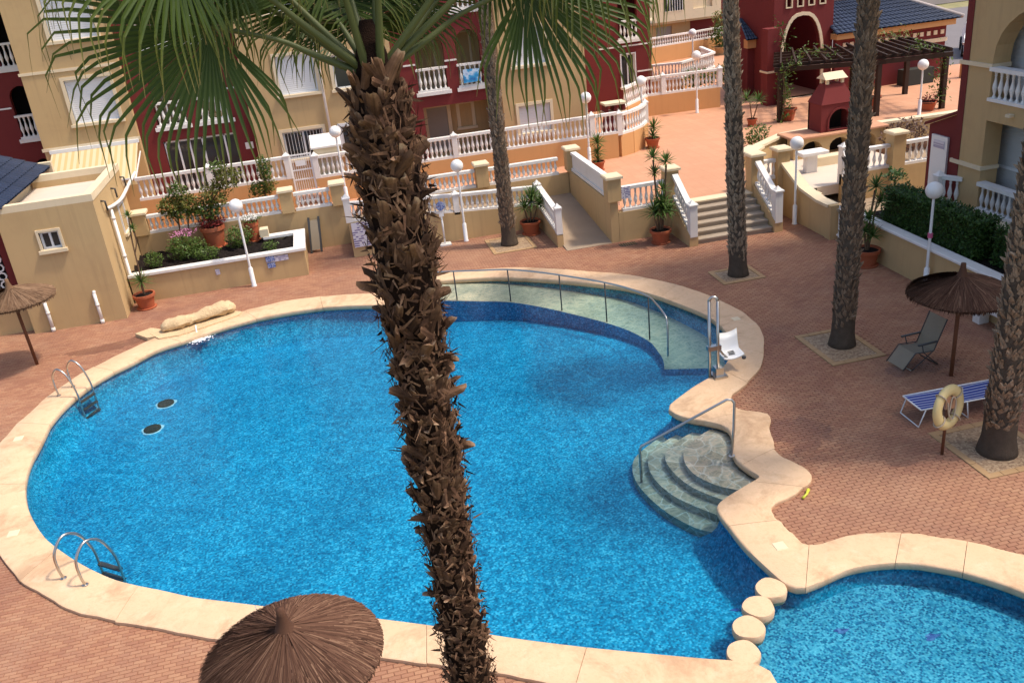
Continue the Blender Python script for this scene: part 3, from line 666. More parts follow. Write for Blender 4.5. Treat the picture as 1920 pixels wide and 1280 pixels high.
# ---------------------------------------------------------------- balustrades
def baluster_mesh():
    b = B(); prof = [(.048,0),(.048,.07),(.030,.09),(.026,.16),(.040,.24),(.062,.36),(.064,.42),(.048,.54),(.030,.68),(.026,.78),(.040,.82),(.028,.86),(.046,.93),(.046,1.0)]
    b.lathe(prof, 8); me = b.mesh('baluster', MT['white']); smooth_by(me, 60); return me
BAL = baluster_mesh()
def balusters(root, p, q, zp, zq, h, pitch=.165, ends=.09):
    L_ = hypot(q[0]-p[0], q[1]-p[1]); n = max(1, int((L_-2*ends)/pitch)+1); off = base_of(root)
    for k in range(n):
        s = (ends + (L_-2*ends)*(k/(n-1) if n > 1 else .5))/L_
        o = link('baluster', BAL, root); z = zp+(zq-zp)*s
        o.location = Vector((p[0]+(q[0]-p[0])*s, p[1]+(q[1]-p[1])*s, z)) - off; o.scale = (1,1,h)
def railing(root, p, q, zp, zq, h, pitch=.165, rail=.15, mid=None):
    """bottom rail, balusters, top rail between p and q; zp/zq is the wall top, h the total height"""
    b = B(); b.beam((p[0],p[1],zp+.045), (q[0],q[1],zq+.045), rail*1.15, .09); part(b, 'bottom_rail', MT['white'], root)
    b = B(); b.beam((p[0],p[1],zp+h-.05), (q[0],q[1],zq+h-.05), rail*1.25, .10); part(b, 'top_rail', MT['white'], root)
    if mid: b = B(); b.beam((p[0],p[1],zp+h*mid), (q[0],q[1],zq+h*mid), rail*.7, .05); part(b, 'middle_rail', MT['white'], root)
    balusters(root, p, q, zp+.08, zq+.08, h-.17, pitch)
def newel(root, x, y, z, h, w=.2, name='newel_post', mat='white'):
    b = B(); b.box(x-w/2, y-w/2, z, x+w/2, y+w/2, z+h-.12)
    b.bbox(x-w*.62, y-w*.62, z+h-.12, x+w*.62, y+w*.62, z+h-.06, .02)
    b.add([(x-w*.45,y-w*.45,z+h-.06),(x+w*.45,y-w*.45,z+h-.06),(x+w*.45,y+w*.45,z+h-.06),(x-w*.45,y+w*.45,z+h-.06),(x,y,z+h+.06)], [(0,1,4),(1,2,4),(2,3,4),(3,0,4)])
    part(b, name, MT[mat], root)
def pillar(root, x, y, z, h, w=.42, d=None):
    d = d or w; o = B(); o.box(x-w/2, y-d/2, z, x+w/2, y+d/2, z+h-.1); pl = part(o, 'pillar', MT['tan'], root)
    c = B(); c.bbox(x-w/2-.06, y-d/2-.06, z+h-.1, x+w/2+.06, y+d/2+.06, z+h, .03); part(c, 'pillar_cap', MT['cream'], pl)
def wallbox(root, x0, y0, z0, x1, y1, z1, mat='tan', cap=None, name='wall'):
    b = B(); b.box(x0, y0, z0, x1, y1, z1); w = part(b, name, MT[mat], root)
    if cap: b = B(); b.bbox(x0-cap, y0-cap, z1, x1+cap, y1+cap, z1+.07, .02); part(b, 'wall_cap', MT['cream'], w)
    return w

# retaining wall behind the planter, with two balustrade bays and capped piers
t = thing('retaining_wall', 'ochre retaining wall with white balustrade behind the left planter bed', 'wall', (-3, 31, 0))
wallbox(t, -6.78, 30.9, -.05, .22, 31.15, 1.42)
railing(t, (-6.32,31.0), (-2.0,31.0), 1.42, 1.42, .62); railing(t, (-1.5,31.0), (-.27,31.0), 1.42, 1.42, .62)
pillar(t, -6.55, 31.0, 1.42, .80); pillar(t, -1.75, 31.0, 1.42, .82); pillar(t, -.02, 31.0, 1.42, .80, .44)

# switch-back access ramp
t = thing('access_ramp', 'concrete access ramp rising between ochre walls left of the stairs', 'ramp', (7.4, 28.5, 0))
b = B(); y0, y1, z1 = 26.28, 31.0, .52
b.add([(6.72,y0,-.03),(8.22,y0,-.03),(8.22,y0,.012),(6.72,y0,.012),(6.72,y1,-.03),(8.22,y1,-.03),(8.22,y1,z1),(6.72,y1,z1)], [(0,1,2,3),(3,2,6,7),(0,3,7,4),(1,5,6,2),(4,7,6,5)])
part(b, 'lower_slope', MT['ramp'], t)
b = B(); b.add([(6.72,29.35,.5),(6.72,31.0,z1),(.3,31.0,PZ),(.3,29.35,PZ),(6.72,29.35,0),(.3,29.35,0)], [(0,1,2,3),(0,3,5,4)]); part(b, 'upper_slope', MT['ramp'], t)
w = B(); w.add([(.15,29.2,0),(6.55,29.2,0),(6.55,29.2,.78),(.15,29.2,1.22),(.15,29.4,0),(6.55,29.4,0),(6.55,29.4,.78),(.15,29.4,1.22)], [(0,1,2,3),(3,2,6,7),(4,7,6,5),(0,3,7,4),(1,5,6,2)])
part(w, 'outer_wall', MT['tan'], t)
railing(t, (3.9,29.3), (6.5,29.3), .93, .78, .66); railing(t, (.3,29.3), (3.65,29.3), 1.21, .945, .66)
newel(t, 3.78, 29.3, .9, .78, .2); newel(t, .2, 29.3, 1.2, .9, .22); 
newel(t, 6.62, 29.32, .6, .98, .2)
w = B(); w.add([(6.55,26.75,0),(6.75,26.75,0),(6.75,26.75,.42),(6.55,26.75,.42),(6.55,29.3,0),(6.75,29.3,0),(6.75,29.3,.72),(6.55,29.3,.72)], [(0,1,2,3),(3,2,6,7),(0,3,7,4),(1,5,6,2),(4,7,6,5)])
part(w, 'side_wall', MT['tan'], t)
railing(t, (6.65,26.95), (6.65,29.2), .44, .72, .72); newel(t, 6.65, 26.85, .40, .98, .2)

# wall at the back of the ramp
t = thing('balustrade_wall', 'ochre wall topped by white balustrade behind the access ramp', 'wall', (5.5, 31.1, 0))
wallbox(t, .95, 31.0, -.02, 8.2, 31.2, 1.24)
railing(t, (.95,31.1), (4.8,31.1), 1.24, 1.24, .64); railing(t, (5.3,31.1), (7.85,31.1), 1.24, 1.24, .62)
pillar(t, 5.05, 31.1, 1.24, .86, .44)

# L-shaped wall carrying the edge of the plaza, right of the ramp
t = thing('plaza_edge_wall', 'ochre corner wall with balustrade between access ramp and stairs', 'wall', (8.5, 26.4, 0))
wallbox(t, 8.22, 26.3, -.02, 8.48, 31.25, 1.36); w = wallbox(t, 8.49, 26.3, -.02, 10.2, 26.52, .96)
b = B(); b.beam((8.35,26.75,1.43), (8.35,30.75,1.43), .2, .1); b.beam((8.35,26.75,2.0), (8.35,30.75,2.0), .2, .1); b.box(8.30,26.75,1.46,8.40,30.75,1.96); part(b, 'solid_parapet', MT['white'], t)
railing(t, (8.65,26.41), (10.1,26.41), .96, .96, .80)
pillar(t, 8.36, 26.42, 1.36, .82, .44); pillar(t, 8.35, 31.0, 1.36, .84, .44); pillar(t, 10.28, 26.42, 0, 2.16, .42)
b = B(); b.box(8.50, 26.24, 1.40, 8.88, 26.262, 1.78); b.box(8.50,26.27,1.2,8.52,26.29,1.4); part(b, 'notice', MT['white_sign'], t)

# stairs up to the plaza
t = thing('plaza_stairs', 'six wide stone steps climbing from deck to orange plaza', 'stairs', (11.8, 25.5, 0))
n = 6; ys = [24.86 + .27*k for k in range(n)]
for k in range(n):
    z = PZ*(k+1)/n; yb = 26.42 if k == n-1 else ys[k]+.30
    b = B(); b.box(10.5, ys[k]+.012, -.02 if k == 0 else PZ*k/n-.02, 13.0, 26.55, z-.05); part(b, 'riser', MT['steps'], t)
    b = B(); b.bbox(10.5, ys[k]-.015, z-.05, 13.0, ys[k]+.30 if k < n-1 else 26.6, z+.006, .012); part(b, 'tread', MT['cream'] if k == n-1 else MT['steps'], t)
for x in (10.35, 13.16):
    w = B(); w.add([(x-.14,24.74,-.02),(x+.14,24.74,-.02),(x+.14,24.74,.36),(x-.14,24.74,.36),(x-.14,26.25,-.02),(x+.14,26.25,-.02),(x+.14,26.25,1.2),(x-.14,26.25,1.2)], [(0,1,2,3),(3,2,6,7),(0,3,7,4),(1,5,6,2),(4,7,6,5)])
    part(w, 'stringer_wall', MT['tan'], t)
    railing(t, (x,24.92), (x,26.2), .42, 1.2, .76, .15); newel(t, x, 24.84, .30, 1.1, .24)
pillar(t, 13.16, 26.42, 0, 2.18, .42)

# low wall right of the stairs, barbecue terrace steps
t = thing('terrace_steps_wall', 'ochre parapet with sloping cream cap beside the globe lamp right of stairs', 'wall', (14.1, 25, 0))
wallbox(t, 13.4, 26.45, -.02, 14.0, 26.62, 1.2); railing(t, (13.42,26.53), (13.98,26.53), 1.2, 1.2, .64, .17); pillar(t, 14.12, 26.5, 0, 2.2, .42)
def sloping(root, x0, x1, pts, mat, name):
    b = B(); n = len(pts); vs = []
    for x in (x0, x1): vs += [(x, y, z) for y, z in pts] + [(x, y, -.02) for y, z in pts]
    fs = []
    m = 2*n
    for i in range(n-1):
        fs += [(i, i+1, n+i+1, n+i), (m+i, m+n+i, m+n+i+1, m+i+1), (i, m+i, m+i+1, i+1)]
    fs += [(0, n, m+n, m), (n-1, m+n-1, m+2*n-1, 2*n-1)]
    b.add(vs, fs); return part(b, name, MT[mat], root)
wl = [(26.3,1.65),(25.1,1.12),(24.1,.98),(23.45,.98)]
sloping(t, 14.1, 14.3, wl, 'tan', 'wall')
b = B()
for (ya, za), (yb, zb) in zip(wl, wl[1:]): b.beam((14.2,ya,za+.04), (14.2,yb,zb+.04), .36, .09)
part(b, 'wall_cap', MT['cream'], t)
b = B(); b.box(14.06,23.3,-.02,14.34,23.6,1.05); part(b, 'end_pier', MT['tan'], t)
t = thing('barbecue_terrace', 'pale paved barbecue terrace with small steps above the deck', 'terrace', (16.5, 28, 0))
b = B(); b.box(14.32, 26.6, .3, 19.6, 30.4, .62); part(b, 'paving', MT['floor_pale'], t)
for k in range(4):
    b = B(); b.box(14.36, 26.6-.3*(k+1), .0, 15.55, 26.6-.3*k, .62-.13*(k+1)); part(b, 'step', MT['cream'], t)
    b = B(); b.box(14.4, 26.6-.3*k-.012, .62-.13*(k+1), 15.5, 26.6-.3*k-.004, .62-.13*k-.03); part(b, 'riser', MT['dark'], t)
b = B(); b.box(16.3, 26.4, -.02, 20.0, 26.6, .95); part(b, 'front_wall', MT['tan'], t)
railing(t, (16.55,26.5), (18.0,26.5), .95, .95, .78, .2); railing(t, (18.5,26.5), (20.2,26.5), .95, .95, .8, .2); pillar(t, 18.25, 26.5, 0, 2.15, .46); newel(t, 16.42, 26.6, .6, 1.35, .24)
b = B(); b.beam((16.42,26.6,1.75), (15.65,24.4,.85), .12, .1); b.beam((16.42,26.6,1.0),(15.65,24.4,.1),.12,.1); part(b, 'stair_rail', MT['white'], t)
for k in range(7):
    s = (k+.5)/7; o = link('baluster', BAL, t); o.location = Vector((16.42-.77*s, 26.6-2.2*s, 1.05-.9*s)) - t.location; o.scale = (1,1,.66)
# white gate at the foot of the small steps
t = thing('garden_gate', 'narrow white slatted gate at the foot of the terrace steps', 'gate', (14.3, 23.0, 0))
for k in range(6):
    b = B(); b.box(14.27,22.62+.11*k,.05,14.30,22.66+.11*k,1.05); part(b, 'slat', MT['white_metal'], t)
b = B(); b.box(14.26,22.6,.12,14.31,23.28,.17); b.box(14.26,22.6,.9,14.31,23.28,.95); part(b, 'gate_frame', MT['white_metal'], t)

# plaza parapets round the barbecue
t = thing('plaza_parapet', 'low parapet with broad cream coping along the plaza by the barbecue', 'wall', (17, 31, PZ))
pp = [(14.15,29.45),(15.2,30.35),(16.75,31.45),(18.0,31.6),(20.0,31.05),(24.0,30.8)]
for (xa, ya), (xb, yb) in zip(pp, pp[1:]):
    w = B(); w.beam((xa,ya,.9), (xb,yb,.9), .24, .75); ww = part(w, 'parapet_wall', MT['tan'], t)
    wd_ = .62 if xb < 16 else .36
    w = B(); w.beam((xa,ya,1.32), (xb,yb,1.32), wd_, .09); part(w, 'parapet_cap', MT['cream'], ww)

# private terrace wall in front of the flats, curving round at its right end
def terr_wall(name, label, pts, z0, z1, h, mid=None, posts=(), mat='orange_wall', pitch=.17):
    t = thing(name, label, 'wall', (pts[0][0], pts[0][1], z0))
    for p, q in zip(pts, pts[1:]):
        b = B(); b.beam((p[0],p[1],(z0+z1)/2), (q[0],q[1],(z0+z1)/2), .2, z1-z0); part(b, 'wall', MT[mat], t)
        railing(t, p, q, z1, z1, h, pitch, mid=mid)
    for x, y in posts: newel(t, x, y, z1, h+.1, .2)
    return t
terr_wall('terrace_wall', 'ochre terrace wall with long white balustrade below the flats', [(-.62,33.4),(3.4,33.4),(7.4,33.4),(10.9,33.4)], PZ-.02, 1.88, .82, posts=((-.6,33.4),(4.55,33.4),(9.9,33.4)))
terr_wall('terrace_wall', 'curved end of the ochre terrace wall by the plaza', [(10.98,33.42),(11.6,33.75),(12.2,34.3),(12.6,34.9)], PZ-.02, 1.8, .82, posts=((11.0,33.42),(12.6,34.9)))
terr_wall('terrace_wall', 'ochre wall and white balustrade left of the barred gate', [(-6.85,33.4),(-4.5,33.4),(-1.55,33.4)], PZ-.02, 2.02, .82, posts=((-4.35,33.4),(-1.6,33.4)))
terr_wall('terrace_wall', 'ochre wall with white balustrade along the middle of the plaza', [(12.9,38.4),(14.6,40.2),(16.5,40.1),(18.1,39.95)], PZ-.02, 1.85, .85, posts=((18.1,39.95),(15.4,40.15)))
terr_wall('terrace_wall', 'pale balustrade wall behind the middle plaza terrace', [(15.2,46.5),(18.5,45.6),(21.2,47.5),(21.6,50.2)], PZ-.02, 1.5, .85)
terr_wall('garden_wall', 'low ochre garden wall with balustrade below the far maroon building', [(20.2,55.6),(23.5,56.2),(26.6,57.0)], PZ-.02, 1.9, .6)
terr_wall('boundary_balustrade', 'short white balustrade on ochre wall behind the right pergola post', [(29.6,38.4),(33.0,38.2)], PZ-.02, 1.7, .85)
# barred gate
t = thing('barred_gate', 'tall white barred metal gate below the ground floor window', 'gate', (-1.1, 33.4, PZ))
b = B(); b.box(-1.5,33.36,PZ,-1.44,33.42,2.85); b.box(-.76,33.36,PZ,-.70,33.42,2.85)
for z in (1.1,1.9,2.25,2.8): b.box(-1.5,33.365,z,-.7,33.41,z+.045)
b.box(-1.3,33.35,2.42,-.95,33.36,2.62); part(b, 'gate_frame', MT['white_metal'], t)
for k in range(9):
    b = B(); b.box(-1.40+.078*k,33.38,1.1,-1.38+.078*k,33.40,2.8); part(b, 'bar', MT['white_metal'], t)
b = B(); b.box(-.6,33.5,PZ,.35,34.4,2.95); o = solo(b, 'meter_cabinet', MT['cream'], 'cream box porch with sloping white lid beside the barred gate', 'cabinet', (-.1,33.9,PZ))
b = B(); b.add([(-.68,33.42,2.98),(.43,33.42,2.98),(.43,34.5,3.25),(-.68,34.5,3.25),(-.68,33.42,2.92),(.43,33.42,2.92),(.43,34.5,3.19),(-.68,34.5,3.19)], [(0,1,2,3),(4,7,6,5),(0,4,5,1),(1,5,6,2),(2,6,7,3),(3,7,4,0)]); part(b, 'lid', MT['white'], o)

# ---------------------------------------------------------------- flats behind the terrace
def window(root, f, s0, s1, z0, z1, d, style='shutter', sur=.12, sgn=1):
    """surround, sill, pane or shutter in an opening; f maps (s,z,depth), d = wall face, sgn +1 when depth grows inward"""
    e = lambda k: d + sgn*k
    b = B(); b.prism(rect(s0-sur,z0-sur*.2,s1+sur,z1+sur), [rect(s0,z0+.01,s1,z1)], f, e(-.04), e(.06)); w = part(b, 'window', MT['cream'] if style != 'alu' else MT['alu'], root)
    b = B(); b.prism(rect(s0-sur-.05,z0-.1,s1+sur+.05,z0), [], f, e(-.10), e(.08)); part(b, 'sill', MT['cream'], w)
    if style == 'shutter':
        b = B(); b.prism(rect(s0,z0,s1,z1), [], f, e(.09), e(.12)); part(b, 'shutter', MT['shutter'], w)
        b = B(); b.prism(rect(s0,z0,s1,z1), [rect(s0+.05,z0+.05,s1-.05,z1-.05)], f, e(.05), e(.088)); part(b, 'frame', MT['alu'], w)
    else:
        b = B(); b.prism(rect(s0,z0,s1,z1), [], f, e(.12), e(.14)); part(b, 'pane', MT['glass'], w)
        m = (s0+s1)/2; b = B(); b.prism(rect(s0,z0,s1,z1), [rect(s0+.06,z0+.06,m-.03,z1-.06), rect(m+.03,z0+.06,s1-.06,z1-.06)], f, e(.07), e(.118)); part(b, 'frame', MT['alu'], w)
    return w
def facade(root, f, outline, holes, d, mat, sgn=1, th=.25, name='wall'):
    b = B(); b.prism(outline, holes, f, d, d+sgn*th); return part(b, name, MT[mat], root)
def balcony_rail(root, x0, x1, z, y, h=.88):
    r = thing('balcony', '', '', (x0, y, z)); r.parent = root; r.location = Vector((x0,y,z)) - base_of(root)
    for k in ('label','category'):
        if k in r: del r[k]
    b = B(); b.box(x0-.12,y-.11,z-.16,x1+.12,y+.13,z-.02); b.box(x0-.05,y-.07,z-.02,x1+.05,y+.09,z+.06); part(b, 'bottom_rail', MT['white'], r); b = B(); b.box(x0-.05,y-.08,z+h-.08,x1+.05,y+.10,z+h); part(b, 'top_rail', MT['white'], r)
    n = max(3, int((x1-x0)/.17))
    for k in range(n):
        o = link('baluster', BAL, r); o.location = Vector((x0+(x1-x0)*(k+.5)/n, y, z+.05)) - base_of(r); o.scale = (1,1,h-.12)
Y = 36.0
apt = thing('apartment_block', 'ochre and maroon apartment block with arched balconies behind the pool', 'building', (0, 37, PZ))
H = 11.5
# left ochre bay with two shuttered windows
facade(apt, FY, rect(-10.2,.9,-6.85,H), [rect(-8.85,4.55,-7.3,6.1), rect(-8.85,7.45,-7.3,9.1)], Y, 'tan')
window(apt, FY, -8.85, -7.3, 4.55, 6.1, Y); window(apt, FY, -8.85, -7.3, 7.45, 9.1, Y)
b = B(); b.box(-10.2,Y+.25,.9,-10.0,Y+4,H); b.box(-7.05,Y+.25,.9,-6.85,Y+.55,H); part(b, 'return_wall', MT['tan'], apt)
for za, zc in ((6.42,6.52),(3.72,3.84)): b = B(); b.box(-10.26,Y-.03,za,-6.8,Y-.002,zc); part(b, 'string_course', MT['cream'], apt)
# left maroon bay
yb = Y+.35
h1 = [arch(-6.12,3.95,-5.02,6.15), arch(-4.55,3.95,-3.43,6.15), arch(-6.12,6.85,-5.02,9.05), arch(-4.55,6.85,-3.43,9.05), rect(-6.12,1.25,-3.4,3.45)]
facade(apt, FY, rect(-6.86,.9,-2.70,H), h1, yb, 'maroon')
for x0, x1 in ((-6.12,-5.02), (-4.55,-3.43)):
    for z in (3.95, 6.85): balcony_rail(apt, x0, x1, z+.06, yb+.02)
    for z in (5.05, 7.95): b = B(); b.box(x1+.02,yb-.03,z,x1+.42,yb-.002,z+.06); part(b, 'string_course', MT['white'], apt)
b = B(); b.box(-6.8,yb+1.6,.9,-2.75,yb+1.7,H); part(b, 'loggia_back_wall', MT['tan'], apt)
for z in (1.2,3.8,6.7,9.6): b = B(); b.box(-6.8,yb+.251,z-.12,-2.75,yb+1.6,z); part(b, 'loggia_floor', MT['tan'], apt)
for z in (3.9,6.8):
    for xx in (-5.6,-3.95): window(apt, FY, xx-.35, xx+.35, z+.1, z+2.0, yb+1.6, 'glass', .06)
w = B(); w.prism(rect(-6.1,1.27,-3.42,3.43), [], FY, yb+.16, yb+.18); gl = part(w, 'patio_glazing', MT['glass'], apt)
for x in (-6.09,-5.62,-5.2,-4.72,-4.28,-3.9,-3.48): b = B(); b.box(x,yb+.08,1.27,x+.06,yb+.158,3.43); part(b, 'mullion', MT['alu'], gl)
b = B(); b.box(-6.1,yb+.08,3.37,-3.42,yb+.156,3.43); part(b, 'head_frame', MT['alu'], gl)
b = B(); b.box(-3.15,yb-.03,2.75,-2.85,yb-.002,3.0); part(b, 'wall_vent', MT['white'], apt)
# middle ochre bay
holes = [rect(-1.42,4.58,-.02,6.0), rect(.64,4.55,1.95,5.8), rect(-1.68,2.15,-.15,3.22), rect(.55,2.1,1.6,3.15), rect(-1.42,7.5,-.02,8.9), rect(.64,7.5,1.95,8.9)]
facade(apt, FY, rect(-2.72,.9,2.90,H), holes, Y, 'tan')
window(apt, FY, -1.42, -.02, 4.58, 6.0, Y); window(apt, FY, .64, 1.95, 4.55, 5.8, Y, 'glass'); window(apt, FY, -1.68, -.15, 2.15, 3.22, Y, 'glass'); window(apt, FY, .55, 1.6, 2.1, 3.15, Y, 'alu')
window(apt, FY, -1.42, -.02, 7.5, 8.9, Y); window(apt, FY, .64, 1.95, 7.5, 8.9, Y)
for k in range(12): b = B(); b.box(-1.62+.122*k,Y+.03,2.16,-1.605+.122*k,Y+.045,3.2); part(b, 'window_bar', MT['white_metal'], apt)
b = B(); b.tube([(.14,Y-.08,H),(.14,Y-.08,1.2)], .05, 8); part(b, 'downpipe', MT['white'], apt, smooth=True)
b = B(); b.box(-2.72,Y+.25,.9,-2.55,Y+.6,H); b.box(2.73,Y+.25,.9,2.90,Y+.6,H); part(b, 'return_wall', MT['tan'], apt)
# right maroon bay with recessed porch
h2 = [arch(3.82,3.9,4.98,6.1), arch(5.46,3.9,6.42,6.1), arch(3.82,6.8,4.98,9.0), arch(5.46,6.8,6.42,9.0), rect(3.88,1.25,6.5,3.35)]
facade(apt, FY, rect(2.89,.9,7.05,H), h2, yb, 'maroon')
for x0, x1 in ((3.82,4.98), (5.46,6.42)):
    for z in (3.9, 6.8): balcony_rail(apt, x0, x1, z+.06, yb+.02)
    for z in (5.0, 7.9): b = B(); b.box(x0-.5,yb-.03,z,x0-.02,yb-.002,z+.06); part(b, 'string_course', MT['white'], apt)
b = B(); b.box(2.95,yb+1.6,.9,7.0,yb+1.7,H); part(b, 'loggia_back_wall', MT['tan'], apt)
for z in (1.2,3.75,6.65,9.5): b = B(); b.box(2.95,yb+.251,z-.12,7.0,yb+1.6,z); part(b, 'loggia_floor', MT['tan'], apt)
for z in (3.85,6.75):
    for xx in (4.4,5.9): window(apt, FY, xx-.36, xx+.36, z+.1, z+2.0, yb+1.6, 'glass', .08)
b = B(); b.box(4.05,yb+1.5,1.25,5.1,yb+1.598,3.15); d_ = part(b, 'porch_door', MT['grey'], apt)
b = B(); b.prism(rect(4.0,1.24,5.15,3.22), [rect(4.15,1.25,5.0,3.07)], FY, yb+1.42, yb+1.498); part(b, 'door_frame', MT['cream'], d_)
window(apt, FY, 5.55, 6.05, 2.1, 3.05, yb+1.6, 'glass', .14)
b = B(); b.add([(5.62,yb-.13,4.62),(6.28,yb-.13,4.60),(6.30,yb-.135,4.12),(5.60,yb-.135,4.10),(5.62,yb-.105,4.62),(6.28,yb-.105,4.60),(6.30,yb-.11,4.12),(5.60,yb-.11,4.10)], [(0,1,2,3),(4,7,6,5),(0,4,5,1),(1,5,6,2),(2,6,7,3),(3,7,4,0)])
solo(b, 'beach_towel', MT['blue_cloth'], 'blue printed towel hung over the white balcony railing', 'towel', (5.95,yb-.12,4.1))
# right ochre bay
facade(apt, FY, rect(7.04,.9,10.55,H), [rect(7.66,1.85,8.96,2.95), rect(7.66,4.5,8.96,5.9)], Y, 'tan')
window(apt, FY, 7.66, 8.96, 1.85, 2.95, Y); window(apt, FY, 7.66, 8.96, 4.5, 5.9, Y)
b = B(); b.box(10.3,Y+.25,.9,10.55,Y+7,H); b.box(7.04,Y+.25,.9,7.2,Y+.6,H); part(b, 'return_wall', MT['tan'], apt)
# set-back maroon wing at the far left
yl = 38.6
facade(apt, FY, rect(-16.5,.9,-10.0,H), [arch(-11.55,3.9,-10.7,5.9), rect(-11.5,6.5,-10.75,8.6), arch(-11.45,1.3,-10.7,3.1)], yl, 'maroon')
balcony_rail(apt, -11.55, -10.7, 3.95, yl+.02); balcony_rail(apt, -11.5, -10.75, 6.6, yl+.02)
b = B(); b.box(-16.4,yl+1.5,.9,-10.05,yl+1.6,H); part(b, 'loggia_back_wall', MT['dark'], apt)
for za in (5.1,7.9): b = B(); b.box(-16.5,yl-.03,za,-11.6,yl-.002,za+.06); part(b, 'string_course', MT['white'], apt)
b = B(); b.box(-16.5,Y+.6,H,10.55,Y+12,H+.3); part(b, 'roof_slab', MT['cream'], apt)
b = B(); b.box(-16.5,yl+1.7,.9,10.3,yl+1.9,H); part(b, 'rear_wall', MT['tan'], apt)
# awning
t = thing('awning', 'yellow striped awning over the far left ground floor terrace', 'awning', (-8.5, 36, 3.7))
b = B(); n = 12
for k in range(n):
    xa, xb = -9.95+3.05*k/n, -9.95+3.05*(k+1)/n
    b.add([(xa,35.9,3.66),(xb,35.9,3.66),(xb,33.9,2.75),(xa,33.9,2.75),(xb,33.88,2.52),(xa,33.88,2.52)], [(0,1,2,3),(3,2,4,5)])
part(b, 'canvas', MT['awning'], t)
b = B(); b.beam((-10,35.9,3.7),(-6.86,35.9,3.7),.12,.12); b.beam((-10,33.9,2.74),(-6.86,33.9,2.74),.05,.05); b.beam((-6.9,35.9,3.3),(-6.9,33.9,2.74),.04,.04); part(b, 'frame', MT['white_metal'], t)

# ---------------------------------------------------------------- block further right, far building
t = thing('maroon_block', 'maroon block with white balcony rails behind the curved terrace wall', 'building', (14.4, 44, PZ)); Y2 = 43.0
facade(t, FY, rect(12.3,.9,15.95,9), [rect(14.35,1.9,15.15,3.5), rect(14.35,4.2,15.3,6.4)], Y2, 'maroon')
balcony_rail(t, 14.35, 15.3, 4.15, Y2-.02, .85); window(t, FY, 14.4, 15.1, 1.95, 3.45, Y2, 'alu', .05)
b = B(); b.box(12.3,Y2+.25,.9,12.5,Y2+6,9); b.box(15.75,Y2+.25,.9,15.95,Y2+6,9); b.box(12.3,Y2+1.8,.9,15.95,Y2+1.9,9); part(b, 'inner_wall', MT['maroon'], t)
for xa, za, xc in ((15.2,2.55,16.0),(13.2,3.8,15.98)): b = B(); b.box(xa,Y2-.03,za,xc,Y2-.002,za+.065); part(b, 'string_course', MT['white'], t)
t = thing('apartment_building', 'ochre and maroon building with overhanging upper floor at the back of the plaza', 'building', (24, 60, PZ)); Y3 = 58.0
facade(t, FY, rect(21.5,3.15,26.1,9), [rect(22.2,3.75,23.6,6), rect(24.2,3.75,25.5,5.2)], Y3-.7, 'cream'); 
b = B(); b.prism(rect(24.2,3.75,25.5,5.2), [], FY, Y3-.55, Y3-.5); part(b, 'shutter', MT['cream'], t)
b = B(); b.prism(rect(22.2,3.75,23.6,6), [], FY, Y3-.5, Y3-.45); part(b, 'pane', MT['glass'], t)
for k in range(8): b = B(); b.box(22.25+.17*k,Y3-.74,3.75,22.28+.17*k,Y3-.71,4.7); part(b, 'rail_bar', MT['white_metal'], t)
b = B(); b.box(21.5,Y3-.44,3.0,26.1,Y3+3,3.14); part(b, 'overhang_slab', MT['cream'], t)
facade(t, FY, rect(20.0,.9,24.25,3.0), [rect(21.9,1.2,23.0,2.8)], Y3, 'tan'); b = B(); b.prism(rect(21.9,1.2,23.0,2.8), [], FY, Y3+.1, Y3+.13); part(b, 'patio_pane', MT['grey'], t)
facade(t, FY, rect(24.25,.9,27.6,9), [], Y3-.02, 'maroon')
b = B(); b.box(27.4,Y3+.24,.9,27.6,Y3+7,9); b.box(20.0,Y3+.3,.9,20.2,Y3+7,9); part(b, 'return_wall', MT['maroon'], t)
b = B(); b.box(33,66,.9,75,66.3,4.5); solo(b, 'boundary_wall', MT['boundary'], 'long grey boundary wall at the back right beyond the road', 'wall', (54,66.1,.9))
b = B(); b.box(24.5,72,.9,33.5,78,7); o = solo(b, 'cream_house', MT['cream'], 'cream house glimpsed beyond the far maroon building', 'house', (29,75,.9))
for x in (26.5,28.5,30.5):
    b = B(); b.box(x,71.9,3.5,x+.9,71.98,4.8); part(b, 'window', MT['glass'], o)

# ---------------------------------------------------------------- maroon pavilion with blue tiled roof
t = thing('maroon_pavilion', 'maroon pavilion with pointed arch tower and blue tiled roof behind the pergola', 'building', (24, 40, PZ)); Yt = 39.5
def ogive(x0, z0, x1, z1, n=8):
    c = (x0+x1)/2; h = z1-z0; pts = [(x0,z0),(x1,z0)]
    sp = z0+h*.42
    for k in range(n+1): u = k/n; pts.append((x1-(x1-c)*(1-cos(u*pi/2))**1.0*1.0 if False else c+(x1-c)*cos(u*pi/2)**.75, sp+(z1-sp)*sin(u*pi/2)))
    for k in range(n-1, -1, -1): u = k/n; pts.append((c-(c-x0)*cos(u*pi/2)**.75, sp+(z1-sp)*sin(u*pi/2)))
    return pts
facade(t, FY, rect(20.55,.9,23.5,7.5), [ogive(20.98,.95,22.95,4.6)] + [rect(21.15+.55*k,5.0,21.4+.55*k,5.5) for k in range(4)], Yt, 'maroon', th=.35)
b = B(); o1 = ogive(20.86,.95,23.07,4.74); o2 = ogive(20.99,.951,22.94,4.59); b.prism(o1, [o2], FY, Yt-.05, Yt+.02); part(b, 'arch_surround', MT['cream'], t)
for k in range(4): b = B(); b.prism(rect(21.11+.55*k,4.96,21.44+.55*k,5.54), [rect(21.16+.55*k,5.01,21.39+.55*k,5.49)], FY, Yt-.04, Yt+.05); part(b, 'slot_surround', MT['cream'], t)
